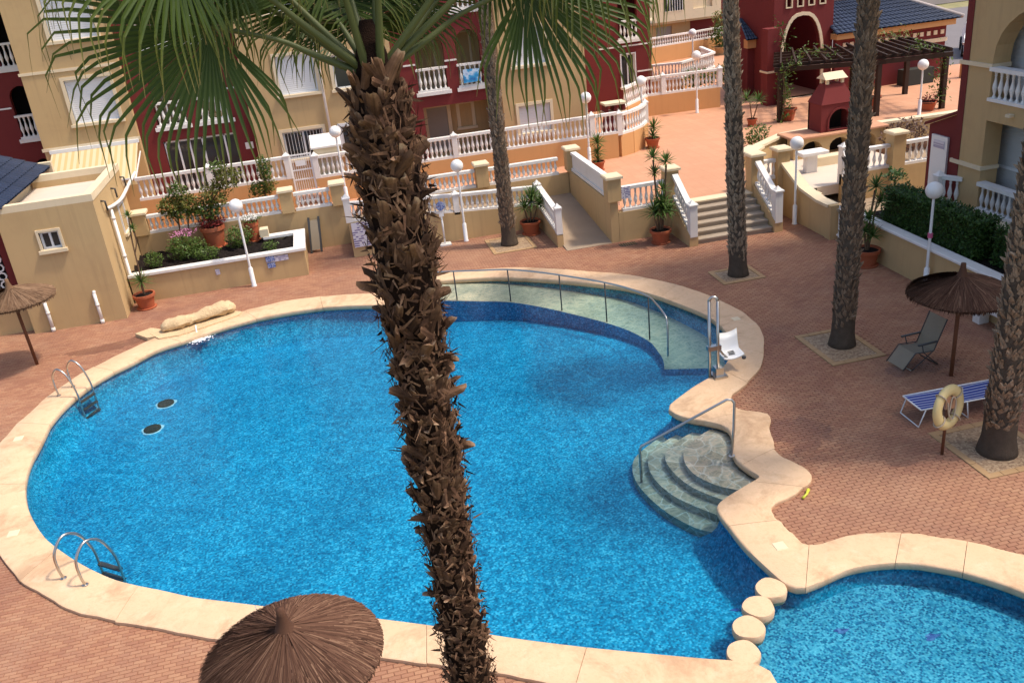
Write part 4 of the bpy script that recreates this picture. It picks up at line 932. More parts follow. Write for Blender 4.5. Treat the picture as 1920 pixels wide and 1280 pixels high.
b = B(); b.box(20.55,Yt+.35,.9,20.75,Yt+4,7.5); b.box(23.3,Yt+.35,.9,23.5,Yt+4,7.5); b.box(20.76,Yt+3.8,.9,23.29,Yt+4,7.5); part(b, 'tower_wall', MT['maroon'], t)
yw = 39.2
facade(t, FY, rect(23.5,.9,29.2,3.35), [], yw, 'maroon'); b = B(); b.box(29.0,yw+.25,.9,29.2,yw+5,3.35); part(b, 'side_wall', MT['maroon'], t)
b = B(); b.box(23.6,yw-.06,2.62,29.26,yw-.003,2.80); part(b, 'cornice', MT['cream'], t)
for k in range(15): b = B(); b.box(23.85+.36*k,yw-.05,2.97,24.03+.36*k,yw-.003,3.16); part(b, 'dentil', MT['cream'], t)
b = B(); b.box(23.4,yw-.25,3.36,29.5,yw+5.2,3.62); part(b, 'eaves', MT['orange_wall'], t)
b = B(); b.box(20.2,yw+2.2,.9,20.54,yw+2.4,3.2); part(b, 'wing_wall', MT['maroon'], t); b = B(); b.box(20.1,yw+2.0,3.2,20.54,yw+2.4,3.6); part(b, 'wing_eaves', MT['orange_wall'], t)
def tiled(root, a, b_, c, d, nu, nv, mat='rooftile', name='roof_slope', amp=.05):
    """corrugated tile slope; a-b eaves, d-c ridge; each column of tiles its own piece"""
    a, b_, c, d = map(Vector, (a, b_, c, d)); nrm = (b_-a).cross(d-a).normalized()
    if nrm.z < 0: nrm = -nrm
    base = B(); base.add([a, b_, c, d], [(0,1,2,3)]); rt = part(base, name, MT[mat], root)
    for i in range(nu):
        u0, u1 = i/nu, (i+1)/nu; bb = B(); vs = []; fs = []; m = 5
        for j in range(nv):
            for e in (0, 1):
                v = (j+e*1.08)/nv; v = min(v, 1); lift = .035 if e == 0 else .008
                for k in range(m):
                    u = u0+(u1-u0)*k/(m-1); p = (a.lerp(b_, u)).lerp(d.lerp(c, u), v)
                    vs.append(p + nrm*(lift + amp*sin(pi*k/(m-1))))
            o = j*2*m
            for k in range(m-1): fs.append((o+k, o+k+1, o+m+k+1, o+m+k))
        bb.add(vs, fs); part(bb, 'tile_course', MT[mat], rt)
    return rt
tiled(t, (23.3,yw-.4,3.63), (29.75,yw-.4,3.63), (27.6,yw+2.4,4.75), (23.5,yw+2.4,4.75), 26, 9)
tiled(t, (29.75,yw-.4,3.63), (29.75,yw+5.2,3.63), (27.6,yw+2.45,4.75), (27.6,yw+2.4,4.75), 18, 8)
tiled(t, (19.95,yw+1.8,3.6), (20.54,yw+1.8,3.6), (20.54,yw+3.6,4.4), (20.4,yw+3.6,4.4), 4, 6)
b = B(); b.tube([(23.5,yw+2.4,4.82),(27.6,yw+2.4,4.82),(29.75,yw-.4,3.70)], .09, 8); part(b, 'ridge_cap', MT['boundary'], t, smooth=True)
b = B(); b.box(19.75,38.5,PZ,20.32,39.1,4.3); o = solo(b, 'gate_pier', MT['maroon'], 'maroon gate pier left of the arched tower', 'pier', (20.4,38.8,PZ)); b = B(); b.box(19.70,38.45,2.4,20.37,39.15,2.48); part(b, 'band', MT['cream'], o)

# ---------------------------------------------------------------- pool house at the far left
t = thing('pool_house', 'flat roofed ochre pool house with small window at the left edge', 'building', (-8, 28.8, 0))
yf = 26.95
facade(t, FY, rect(-9.42,-.02,-6.80,3.62), [rect(-8.46,2.43,-7.93,2.95)], yf, 'tan')
b = B(); b.box(-7.05,yf+.25,-.02,-6.80,31.2,3.62); part(b, 'side_wall', MT['tan'], t)
w = window(t, FY, -8.46, -7.93, 2.43, 2.95, yf, 'glass', .07)
b = B(); b.box(-9.42,yf,3.62,-6.78,yf+.25,3.82); b.box(-7.03,yf+.25,3.62,-6.78,31.2,3.82); b.box(-9.42,30.95,3.62,-7.03,31.2,3.82); part(b, 'parapet', MT['cream'], t)
b = B(); b.box(-9.42,yf+.25,3.3,-7.03,30.95,3.42); part(b, 'roof_deck', MT['floor_pale'], t)
b = B(); b.box(-9.42,30.95,-.02,-6.9,31.2,3.62); part(b, 'back_wall', MT['tan'], t)
facade(t, FY, rect(-14,-.02,-9.43,3.3), [rect(-10.9,1.35,-9.75,2.4)], yf+.4, 'maroon')
b = B(); b.box(-14,yf+.33,-.02,-9.43,yf+.395,1.05); part(b, 'plinth', MT['tan'], t)
b = B(); b.box(-11,yf+.28,1.2,-9.68,yf+.45,1.34); part(b, 'grille_sill', MT['white'], t)
gb = B(); gb.box(-10.9,yf+.6,1.35,-9.75,yf+.63,2.4); part(gb, 'dark_opening', MT['dark'], t)
for i in range(4):
    for j in range(4):
        b = B(); b.lathe([(.09,-.02),(.13,-.02),(.13,.02),(.09,.02)], 8, (0,0,0), cap=False)
        b.v = [(x-10.75+.28*i, yf+.45+z, 1.48+.26*j+y_) for x, y_, z in b.v]; part(b, 'grille_ring', MT['white'], t)
# blue tiled roof of the neighbouring part
b = B(); b.box(-16,yf+.2,3.25,-9.5,33.5,3.7); part(b, 'eaves_band', MT['cream'], t)
tiled(t, (-9.15,yf-.1,3.78), (-9.15,32.4,3.78), (-12.6,32.4,5.2), (-12.6,yf+2.5,5.2), 22, 10)
tiled(t, (-16,yf-.1,3.78), (-9.15,yf-.1,3.78), (-12.6,yf+2.5,5.2), (-16,yf+2.5,5.2), 26, 8)
b = B(); b.box(-16,32.4,3.6,-9.1,32.6,3.95); part(b, 'verge', MT['cream'], t)
# pipes
pm = MT['white']
for x, y0_, nm in ((-7.49,yf-.06,'by the corner'), (-8.88,yf-.06,'behind the straw parasol')):
    b = B(); b.tube([(x,y0_,0),(x,y0_,.95)], .05, 8); b.tube([(x,y0_,.93),(x,y0_+.06,1.0)], .05, 8); b.tube([(x,y0_,.0),(x,y0_,.12)], .062, 8); b.tube([(x,y0_,.55),(x,y0_,.62)], .06, 8)
    part(b, 'vent_pipe', pm, t, smooth=True)
b = B(); b.tube(crom([(-6.70,33.0,3.1),(-6.70,31.5,3.02),(-6.70,30.0,2.92),(-6.70,28.7,3.02),(-6.70,28.0,3.12)], 5), .055, 8); part(b, 'gutter_pipe', pm, t, smooth=True)
b = B(); b.tube([(-6.70,28.28,3.0),(-6.70,28.28,.12),(-6.62,28.25,.03)], .055, 8); b.tube([(-6.70,28.28,1.5),(-6.70,28.28,1.58)], .066, 8); b.tube([(-6.70,28.28,2.7),(-6.70,28.28,2.78)], .066, 8); part(b, 'downpipe', pm, t, smooth=True)
for y_ in (27.8,29.4,31.0):
    b = B(); b.tube([(-6.80,y_,3.4),(-6.68,y_,3.38),(-6.70,y_+.1,3.08)], .03, 6); part(b, 'roof_outlet', MT['darkmetal'], t, smooth=True)
window(t, lambda s, z, d: (d, s, z), 29.6, 30.3, 1.9, 2.75, -6.80, 'alu', .05, sgn=-1)

# ---------------------------------------------------------------- right building
t = thing('balcony_building', 'ochre apartment building with arched balcony at the right edge', 'building', (18, 16, 0)); X = 16.5
zb = 1.28
b = B(); b.box(16.05,8.6,-.02,24,21.6,zb); part(b, 'terrace_base', MT['tan'], t)
b = B(); b.box(15.98,8.6,zb,16.9,21.6,zb+.05); part(b, 'terrace_edge', MT['cream'], t)
out = rect(9.6,zb,21.35,15.4)
bays = [(20.25,16.6),(16.0,12.4)]
hol = []
for y1_, y0_ in bays: hol += [rect(y0_,zb+.06,y1_,3.72), arch(y0_,4.2,y1_,6.62,14,1.35)]
facade(t, FX, out, hol, X, 'tan', th=.5)
b = B(); b.box(X-.02,21.12,zb,X+.55,21.36,15.38); part(b, 'maroon_quoin', MT['maroon'], t)
b = B(); b.box(X+.5,21.0,zb,24,21.3,15.35); part(b, 'end_wall', MT['maroon'], t)
b = B(); b.box(X+.9,9.9,zb,X+1.1,21.0,15.3); part(b, 'loggia_back_wall', MT['maroon'], t)
for z in (4.05,6.9): b = B(); b.box(X+.501,9.9,z-.15,X+.9,21.0,z); part(b, 'loggia_floor', MT['cream'], t)
for za in (2.42,5.02): b = B(); b.box(X-.06,20.2,za,X+.5,21.42,za+.1); part(b, 'string_course', MT['cream'], t)
for k, (y0_, y1_) in enumerate(((19.75,20.98),(17.4,19.0),(14.0,15.6))):
    b = B(); b.box(X+.78,y0_,zb+.03,X+.895,y1_,3.55); sh_ = part(b, 'patio_shutter', MT['greyshut'], t)
    b = B(); b.box(X+.74,y0_-.06,2.35,X+.778,y1_+.06,2.42); part(b, 'shutter_rail', MT['alu'], sh_)
    b = B(); b.box(X+.78,y0_-.05,4.1,X+.895,y1_,6.55); part(b, 'upper_shutter', MT['shutter'], t)
b = B(); b.box(X+.2,19.3,3.95,X-.14,19.45,4.02); part(b, 'drain_spout', MT['cream'], t)
for y1_, y0_ in bays:
    for z, h in ((zb+.06,.78),(4.22,.84)):
        b = B(); b.box(X-.06,y0_,z,X+.16,y1_,z+.08); part(b, 'bottom_rail', MT['white'], t)
        b = B(); b.box(X-.08,y0_,z+h-.1,X+.18,y1_,z+h); part(b, 'top_rail', MT['white'], t)
        balusters(t, (X+.05,y1_-.02), (X+.05,y0_+.02), z+.07, z+.07, h-.16, .2)
newel(t, 16.2, 21.45, zb, .88, .22)
b = B(); b.beam((16.2,21.45,zb+.75),(16.52,20.9,zb+.75),.16,.1); part(b, 'return_rail', MT['white'], t); balusters(t, (16.22,21.4), (16.5,20.95), zb+.05, zb+.05, .68, .16)
b = B(); b.box(16.2,9.55,15.41,24.2,21.5,15.6); part(b, 'roof_edge', MT['cream'], t)
t = thing('store_room', 'maroon lean-to with white door beside the right hand building', 'building', (17.4, 22.4, .5))
b = B(); b.add([(17.0,21.45,.4),(17.0,23.15,.4),(18.6,23.15,.4),(18.6,21.45,.4),(17.0,21.45,3.75),(17.0,23.15,3.08),(18.6,23.15,3.08),(18.6,21.45,3.75)], [(0,1,5,4),(1,2,6,5),(2,3,7,6),(3,0,4,7),(4,5,6,7)]); part(b, 'wall', MT['maroon'], t)
b = B(); b.beam((16.97,21.45,3.80),(16.97,23.25,3.10),.14,.07); part(b, 'verge', MT['maroon'], t)
b = B(); b.box(16.93,22.22,.9,16.995,22.92,2.85); d_ = part(b, 'door', MT['white_metal'], t)
b = B(); b.box(16.915,22.33,2.5,16.928,22.80,2.72); part(b, 'door_sign', MT['white_sign'], d_); b = B(); b.box(16.90,22.28,1.75,16.928,22.33,1.85); part(b, 'door_handle', MT['steel'], d_)

# planter wall and hedges below it
t = thing('hedge_planter', 'ochre planter wall with white coping along the right of the deck', 'planter', (14.4, 18, 0))
b = B(); b.box(14.2,8.0,-.02,14.4,22.5,1.03); part(b, 'wall', MT['tan'], t)
for k in range(12): b = B(); b.bbox(14.13,8.0+1.2*k+.004,1.03,14.47,8.0+1.2*(k+1)-.004,1.10,.02); part(b, 'coping_slab', MT['white'], t)
b = B(); b.box(14.4,8.0,.4,16.04,22.4,1.0); part(b, 'soil', MT['soil'], t)

# raised planter bed at the left
t = thing('planter_bed', 'raised ochre planter bed with white coping and dark soil at left', 'planter', (-3.7, 29.2, 0))
b = B(); b.prism([(-6.75,28.2),(-1.38,28.2),(-1.38,30.35),(-2.6,30.35),(-2.6,30.15),(-1.62,30.15),(-1.62,28.4),(-6.75,28.4)], [], FZ, -.02, .84); part(b, 'wall', MT['tan'], t)
b = B(); b.prism([(-6.75,28.14),(-1.32,28.14),(-1.32,30.42),(-2.7,30.42),(-2.7,30.08),(-1.70,30.08),(-1.70,28.45),(-6.75,28.45)], [], FZ, .84, .92); part(b, 'coping', MT['white'], t)
b = B(); nx, ny = 60, 30; vs = []; fs = []
for i in range(nx+1):
    for j in range(ny+1): vs.append((-6.79+5.15*i/nx, 28.42+2.47*j/ny*(1 if i < 50 else .72), .74+.05*sin(i*1.3+j)+.05*R.random()))
for i in range(nx):
    for j in range(ny): a = i*(ny+1)+j; fs.append((a, a+ny+1, a+ny+2, a+1))
b.add(vs, fs); part(b, 'soil', MT['soil'], t, smooth=True)
for (x0, z0, x1, z1, mt, nm) in ((-2.60,.62,-1.90,.80,'white_sign','notice'), (-2.60,.66,-2.33,.82,'blue_sign','blue_notice'), (-2.58,.44,-2.34,.60,'blue_sign','blue_notice'), (-4.18,.5,-4.05,.68,'white_sign','small_notice')):
    b = B(); b.box(x0,28.17 if mt == 'white_sign' else 28.155,z0,x1,28.175 if mt == 'white_sign' else 28.168,z1); part(b, nm, MT[mt], t)
b = B(); b.bbox(-2.78,30.1,.92,-2.5,30.42,1.2,.02); solo(b, 'stone_block', MT['cream'], 'cream stone block standing on the planter bed coping', 'block', (-2.64,30.26,.92))
b = B(); b.box(.22,29.13,.35,1.0,29.155,1.18); o = solo(b, 'notice_board', MT['white_sign'], 'white notice board of small print on the ramp wall behind the palm', 'sign', (.6,29.14,.35))
b = B(); b.box(2.2,29.13,.5,2.62,29.155,1.1); solo(b, 'rules_sign', MT['white_sign'], 'bluish sign on the ramp wall just right of the palm trunk', 'sign', (2.4,29.14,.5))

t = thing('terrace_barbecue', 'small maroon barbecue block on the terrace behind the curved wall', 'barbecue', (11.2,35.0,1.2))
b = B(); b.add([(10.75,34.6,.9),(11.75,34.6,.9),(11.75,35.3,.9),(10.75,35.3,.9),(10.95,34.7,2.35),(11.65,34.7,2.35),(11.65,35.2,2.35),(10.95,35.2,2.35)], [(0,1,5,4),(1,2,6,5),(2,3,7,6),(3,0,4,7),(4,5,6,7)]); part(b, 'body', MT['maroon'], t)
b = B(); b.box(10.85,34.62,2.352,11.75,35.28,2.46); part(b, 'shelf', MT['cream'], t)
for x in (10.95,11.3,11.65): b = B(); b.box(x-.06,34.7,2.46,x+.06,35.2,2.72); part(b, 'cowl_leg', MT['maroon'], t)
b = B(); b.box(10.85,34.62,2.72,11.75,35.28,2.80); part(b, 'cowl_slab', MT['cream'], t)
# ---------------------------------------------------------------- globe lamps
def lamp(x, y, z, h, label, r=.21):
    t = thing('globe_lamp', label, 'street lamp', (x, y, z), 'white globe lamps')
    b = B(); b.lathe([(.085,0),(.085,.03),(.07,.05),(.07,min(.6,h*.3)),(.045,min(.64,h*.3+.04))], 10, (x,y,z)); part(b, 'base', MT['white_metal'], t, auto=40)
    b = B(); b.lathe([(.038,min(.63,h*.3+.03)),(.032,h-.2),(.05,h-.19),(.09,h-.16),(.09,h-.14)], 10, (x,y,z)); part(b, 'pole', MT['white_metal'], t, auto=40)
    b = B(); n = 12; b.lathe([(max(.002, r*sin(pi*k/n)), h-r*cos(pi*k/n)) for k in range(n+1)], 20, (x,y,z), cap=False); part(b, 'globe', MT['globe'], t, smooth=True)
lamp(-3.10,27.98,0,2.62,'white globe lamp in front of the left planter bed')
lamp(3.93,29.0,0,2.58,'white globe lamp against the ramp wall beside the sign post')
lamp(13.95,25.2,0,2.58,'white globe lamp between stairs and barbecue terrace wall')
lamp(14.06,18.75,0,2.62,'white globe lamp with pink tape by the hedge planter')
lamp(23.4,32.6,PZ,2.0,'white globe lamp among the pergola posts')
lamp(16.7,39.3,PZ,2.55,'white globe lamp in front of the middle plaza terrace wall')
lamp(12.6,35.25,PZ,2.45,'white globe lamp at the end of the curved terrace wall')
lamp(19.9,47.3,PZ,2.55,'farthest white globe lamp in front of the rear garden wall')
lamp(.28,32.7,PZ,2.62,'white globe lamp on the walkway left of the big palm')
lamp(9.62,33.05,PZ,2.5,'white globe lamp half hidden by hanging palm leaves')
b = B(); b.lathe([(.06,0),(.06,.12)], 10, (14.06,18.75,1.42)); solo(b, 'tape_band', MT['pink'], 'pink tape wrapped round the right hand lamp pole', 'tape', (14.06,18.75,1.42))

# ---------------------------------------------------------------- pool fittings
def ladder(p, q, w, label):
    """p: anchor point on coping, q: where it meets the water, w: sideways vector"""
    p, q, w = Vector(p), Vector(q), Vector(w); t = thing('pool_ladder', label, 'ladder', (p.x,p.y,COPE_Z), 'steel pool ladders')
    d = (q-p); d.z = 0
    for s in (-.5, .5):
        a = p+w*s; e = q+w*s
        pts = crom([(a.x,a.y,COPE_Z), (a.x-d.x*.05,a.y-d.y*.05,.32), (a.x+d.x*.0,a.y+d.y*.0,.6), (a.x+d.x*.35,a.y+d.y*.35,.80), (a.x+d.x*.75,a.y+d.y*.75,.66), (e.x,e.y,.25), (e.x+d.x*.04,e.y+d.y*.04,-.15), (e.x+d.x*.04,e.y+d.y*.04,-.75)], 6)
        b = B(); b.tube(pts, .024, 8); part(b, 'handrail', MT['steel'], t, smooth=True)
        b = B(); b.lathe([(.055,0),(.055,.012),(.03,.02)], 10, (a.x,a.y,COPE_Z+.004)); part(b, 'flange', MT['steel'], t)
    for k, z in enumerate((-.10,-.32,-.54)):
        c = q+d*.04; b = B(); b.beam(c-w*.5+Vector((0,0,z)), c+w*.5+Vector((0,0,z)), .09, .03); part(b, 'rung', MT['darkmetal'], t)
ladder((-7.47,22.06,0), (-6.98,21.80,0), (.25,.42,0), 'steel pool ladder on the far left side of the pool')
ladder((-5.53,13.75,0), (-5.10,14.22,0), (.42,-.33,0), 'steel pool ladder at the near left corner of the pool')
# ramp handrail
t = thing('ramp_handrail', 'thin steel handrail following the curved pool ramp', 'handrail', (4.5,22.5,0))
rp = [Vector((p[0], p[1], 0)) for p in RAMP_IN]
top = [(1.75,24.35,.82)] + [(p.x+.04, p.y+.06, .80-.10*i/len(rp)) for i, p in enumerate(rp)]
top = top[:-1] + [(7.05,18.6,.62), (7.03,18.5,.3), (7.0,18.45,-.3)]
b = B(); b.tube(crom(top, 5), .022, 8); part(b, 'rail', MT['steel'], t, smooth=True)
for k in (1.35, 3.0, 4.6, 6.2, 8.0):
    i = int(k); f = k-i; p = rp[i].lerp(rp[i+1], f)
    b = B(); b.tube([(p.x+.04,p.y+.06,-.45),(p.x+.04,p.y+.06,.80-.10*(k)/len(rp))], .019, 8); part(b, 'post', MT['darkmetal'], t, smooth=True)
# steps handrail
t = thing('steps_handrail', 'steel handrail slanting down beside the round pool steps', 'handrail', (6.2,13.4,0))
b = B(); b.tube([(6.24,13.32,COPE_Z),(6.33,13.42,.6),(6.36,13.46,1.10),(6.31,13.48,1.17),(6.22,13.49,1.18),(4.72,13.98,.26),(4.68,14.0,.17),(4.69,14.0,.1),(4.70,14.02,-.75)], .026, 8); part(b, 'rail', MT['steel'], t, smooth=True)
b = B(); b.lathe([(.06,0),(.06,.012),(.03,.02)], 10, (6.24,13.32,COPE_Z+.004)); part(b, 'flange', MT['steel'], t)
# pool lift for bathers
t = thing('pool_lift', 'pool lift with steel mast and white seat at the right edge', 'pool lift', (7.35,16.5,COPE_Z))
b = B(); b.box(7.22,16.22,COPE_Z,7.52,16.56,.12); b.box(7.27,16.28,.12,7.45,16.48,.30); part(b, 'base_plate', MT['steel'], t)
for dx in (0, .17):
    b = B(); b.tube([(7.18+dx,16.42-dx*.3,-.35),(7.18+dx,16.42-dx*.3,1.86)], .034, 10); part(b, 'mast', MT['steel'], t, smooth=True)
b = B(); b.tube([(7.18+.085-.085*cos(a), 16.42-.3*(.085-.085*cos(a)), 1.86+.085*sin(a)) for a in [pi*k/8 for k in range(9)]], .034, 10); part(b, 'mast_head', MT['steel'], t, smooth=True)
b = B(); b.box(7.12,16.34,.72,7.42,16.46,.82); part(b, 'clamp', MT['steel'], t)
b = B(); b.tube([(7.35,16.40,.78),(7.5,16.48,.55),(7.62,16.5,.42)], .026, 8); part(b, 'arm', MT['steel'], t, smooth=True)
b = B(); vs = []; fs = []; nu, nv = 10, 8                       # moulded seat shell
sx0 = Vector((7.52,16.42,.40)); ux = Vector((.50,.06,0)); uy = Vector((.03,.50,0))
for side in (0, 1):
    for i in range(nu+1):
        for j in range(nv+1):
            u, v = i/nu, j/nv; z = .05*(2*u-1)**2 + .42*max(0, v-.62)**1.3/.28*1.0
            yv = v - max(0, v-.7)*.35
            p = sx0+ux*u+uy*yv; vs.append((p.x, p.y, p.z+z-side*.035))
n1 = (nu+1)*(nv+1)
for i in range(nu):
    for j in range(nv):
        a = i*(nv+1)+j; q = (a, a+nv+1, a+nv+2, a+1); fs += [q, tuple(n1+k for k in reversed(q))]
rim = [i*(nv+1) for i in range(nu+1)] + [nu*(nv+1)+j for j in range(1, nv+1)] + [i*(nv+1)+nv for i in range(nu-1, -1, -1)] + [j for j in range(nv-1, 0, -1)]
for a, c in zip(rim, rim[1:]+rim[:1]): fs.append((a, c, c+n1, a+n1))
b.add(vs, fs); st = part(b, 'seat', MT['white_metal'], t, smooth=True)
for k in range(3): b = B(); b.box(7.72+.01*k,16.60+.06*k,.415+.005*k,7.86+.01*k,16.625+.06*k,.425+.005*k); part(b, 'seat_slot', MT['darkmetal'], st)
b = B(); b.lathe([(.045,0),(.045,.05)], 10, (7.98,16.42,.36)); part(b, 'caster', MT['darkmetal'], t)
# stepping stones
def stone(x, y, r, lab):
    b = B(); b.lathe([(r*.9,-.12),(r*.97,-.06),(r*1.0,.03),(r*.95,.062),(r*.6,.068),(0,.066)], 22, (x,y,0), cap=False, wob=.035)
    o = solo(b, 'stepping_stone', MT['coping'], lab, 'stepping stone', (x,y,0), auto=40, group='round stepping stones between the two pools')
    b = B(); b.lathe([(r*.62,FLOOR_Z),(r*.62,-.115)], 16, (x,y,0)); part(b, 'pier', MT['mosaic_wall'], o, auto=40)
for (x, y), l in zip(((5.22,9.80),(4.87,9.50),(4.55,9.16),(4.27,8.74)), ('first round stepping stone, touching the right hand coping', 'second round stepping stone from the right hand coping', 'third round stepping stone from the right hand coping', 'last round stepping stone, nearest the bottom coping')): stone(x, y, .235, l)
# rock spout and flagstones
def lumpy(b, pts, rad, n=14, amp=.12, seed=1):
    rr = random.Random(seed); m = len(pts); vs = []; fs = []
    for i, (p, r) in enumerate(zip(pts, rad)):
        p = Vector(p); d = (Vector(pts[min(i+1,m-1)])-Vector(pts[max(i-1,0)])).normalized(); x = d.cross(Vector((0,0,1))).normalized(); z = Vector((0,0,1))
        for k in range(n):
            a = 2*pi*k/n; q = r*(1+amp*(rr.random()-.5)*1.6); vs.append(p + x*cos(a)*q + z*sin(a)*q*.8)
    for i in range(m-1):
        for k in range(n): fs.append((i*n+k, i*n+(k+1)%n, (i+1)*n+(k+1)%n, (i+1)*n+k))
    fs += [tuple(range(n-1,-1,-1)), tuple(range((m-1)*n, m*n))]; b.add(vs, fs)
t = thing('rock_fountain', 'pale artificial rock spout pouring into the far left of the pool', 'rock', (-4.6,25.2,0))
b = B(); b.prism([(-5.85,25.0),(-5.55,24.52),(-5.0,24.5),(-4.3,24.82),(-3.4,25.30),(-3.35,25.55),(-3.9,25.95),(-4.4,25.7),(-5.3,25.5)], [], FZ, .0, .11); o = part(b, 'flat_slab', MT['rock'], t)
b = B(); b.prism([(-6.3,25.25),(-5.9,24.75),(-5.45,24.75),(-5.5,25.2),(-5.9,25.5)], [], FZ, .0, .10); part(b, 'flat_slab', MT['rock'], t)
cl = crom([(-5.52,24.93,.22),(-5.35,25.0,.26),(-5.0,25.10,.27),(-4.72,25.22,.25),(-4.5,25.30,.27),(-4.1,25.48,.30),(-3.78,25.62,.29),(-3.58,25.70,.26),(-3.5,25.73,.24)], 3)
rads = [.05,.12,.16,.18,.20,.21,.22,.21,.20,.19,.165,.165,.17,.20,.21,.22,.23,.24,.235,.22,.20,.17,.12,.06,.04]
b = B(); lumpy(b, cl, rads[:len(cl)], 16, .22, seed=3); part(b, 'boulder', MT['rock'], t, auto=35)
t = thing('water_jet', 'white splash where the rock spout hits the pool', 'splash', (-4.52,24.42,WATER_Z))
b = B(); rr = random.Random(9)
for k in range(230):
    a = rr.uniform(0,2*pi); d = abs(rr.gauss(0,.17)); r = rr.uniform(.010,.038)*(1.35-min(1,d*2.2)); x, y = -4.50+1.15*d*cos(a), 24.34+d*sin(a)
    b.lathe([(r,.002),(r*.8,r*.35),(0,r*.5)], 7, (x,y,WATER_Z+.002+.02*max(0,.15-d)), cap=False, wob=.25)
part(b, 'foam', MT['foam'], t, smooth=True, kind='stuff')
b = B(); b.tube(crom([(-4.58,24.93,.15),(-4.56,24.72,.12),(-4.53,24.52,.02),(-4.52,24.44,-.05)], 4), .018, 6); part(b, 'jet', MT['foam'], t, smooth=True)

# ---------------------------------------------------------------- straw parasols
def parasol(x, y, R0, zr, za, label, mat, pole, knob=.32, lean=(0,0), seed=1, n=3400):
    rr = random.Random(seed)
    t = thing('straw_parasol', label, 'parasol', (x, y, 0), 'straw parasols on wooden poles')
    b = B(); b.tube([(x,y,-.02),(x+lean[0],y+lean[1],zr)], .042, 10); part(b, 'pole', MT[pole], t, smooth=True)
    cx, cy = x+lean[0], y+lean[1]
    prof = lambda s: za-(za-zr)*(.74*s**.8+.26*s**5)
    b = B(); b.lathe([(R0*s*.97, prof(s)-.05) for s in (1.0,.75,.5,.25,.03)], 32, (cx,cy,0), cap=False, t=.15); part(b, 'canopy_core', MT[mat], t)
    b = B()
    for k in range(n):
        a = rr.random()*2*pi; s0 = rr.random()**.7*.72; s1 = min(1.0, s0+.3+.3*rr.random()) + .035*rr.random()
        if rr.random() < .4: s1 = .97+.07*rr.random()
        w = .003+.005*rr.random(); tone = max(.02, min(1, rr.gauss(.47,.26))); lift = .006+.06*rr.random()**1.6; da = rr.gauss(0,.03)
        pts = []
        for s in (s0, (s0+s1)/2, s1):
            aa = a+da*(s-s0)/(s1-s0); z = prof(min(s,1.02))+lift*(1-.5*s)
            tx, ty = -sin(aa)*w, cos(aa)*w
            pts.append(((cx+R0*s*cos(aa)-tx, cy+R0*s*sin(aa)-ty, z), (cx+R0*s*cos(aa)+tx, cy+R0*s*sin(aa)+ty, z+.004)))
        vs = [p for q in pts for p in q]; b.add(vs, [(0,1,3,2),(2,3,5,4)], tone)
    for k in range(420):                                          # ragged rim
        a = 2*pi*k/420+rr.random()*.01; w = .009; r1 = R0*(.99+.03*rr.random()); dz = .05+.07*rr.random(); z = prof(1.0)
        tx, ty = -sin(a)*w, cos(a)*w; r0 = R0*.93; z0 = prof(.93)+.01
        b.add([(cx+r0*cos(a)-tx,cy+r0*sin(a)-ty,z0),(cx+r0*cos(a)+tx,cy+r0*sin(a)+ty,z0),(cx+r1*cos(a)+tx,cy+r1*sin(a)+ty,z-dz*.4),(cx+r1*cos(a)-tx,cy+r1*sin(a)-ty,z-dz)], [(0,1,2,3)], max(.02,min(1,rr.gauss(.4,.25))))
    part(b, 'thatch', MT[mat], t, kind='stuff', fix=False)
    b = B(); b.lathe([(.20,za-.12),(.12,za-.01),(.075,za+knob*.35),(.055,za+knob*.7),(.048,za+knob),(.0,za+knob+.01)], 12, (cx,cy,0), cap=False, wob=.05, t=.3); part(b, 'top_knot', MT[mat], t, smooth=True)
    b = B()
    for k in range(10):
        a = 2*pi*k/10; b.tube([(cx,cy,za-.16),(cx+R0*.95*cos(a),cy+R0*.95*sin(a),zr-.03)], .012, 5)
    part(b, 'rib', MT['polewood'], t, kind='stuff')
parasol(11.76,14.6,1.0,1.88,2.22,'brown straw parasol above the folding chair at right','thatch','polewood',.28,seed=2)
parasol(-8.75,24.42,1.02,1.92,2.2,'weathered straw parasol cut by the left edge','thatch2','polewood',.28,lean=(-.03,0),seed=4)
parasol(-1.48,8.52,1.03,1.96,2.36,'large brown straw parasol at the bottom of the picture','thatch','polewood',.30,seed=6,n=8000)

# ---------------------------------------------------------------- deck furniture
t = thing('folding_chair', 'grey folding recliner chair beside the right hand parasol', 'chair', (11.4,15.35,0), rz=radians(4)); t.scale = (.92,.92,.92)
def loc(t, b, name, mat, smooth=False, kind=None):
    o = link(name, b.mesh(name, MT[mat], (0,0,0), smooth), t)
    if kind: o['kind'] = kind
    return o
def sheet(b, pts, w, th=.012):
    """cloth strip through (x,z) points, w wide along y"""
    n = len(pts); vs = []
    for dz in (0, -th):
        for x, z in pts: vs += [(x,-w/2,z+dz),(x,w/2,z+dz)]
    m = 2*n; fs = []
    for i in range(n-1):
        a = 2*i; fs += [(a,a+1,a+3,a+2), (m+a,m+a+2,m+a+3,m+a+1), (a,a+2,m+a+2,m+a), (a+1,m+a+1,m+a+3,a+3)]
    fs += [(0,m,m+1,1), (2*n-2,2*n-1,m+2*n-1,m+2*n-2)]; b.add(vs, fs)
W = .54
b = B(); sheet(b, [(.28,.40),(.36,.62),(.46,.86),(.55,1.08),(.57,1.13)], W); loc(t, b, 'backrest', 'chair_cloth')
b = B(); sheet(b, [(.28,.40),(.1,.40),(-.12,.43),(-.22,.45)], W); loc(t, b, 'seat', 'chair_cloth')
b = B(); sheet(b, [(-.22,.44),(-.36,.27),(-.50,.10)], W); loc(t, b, 'foot_rest', 'chair_cloth')
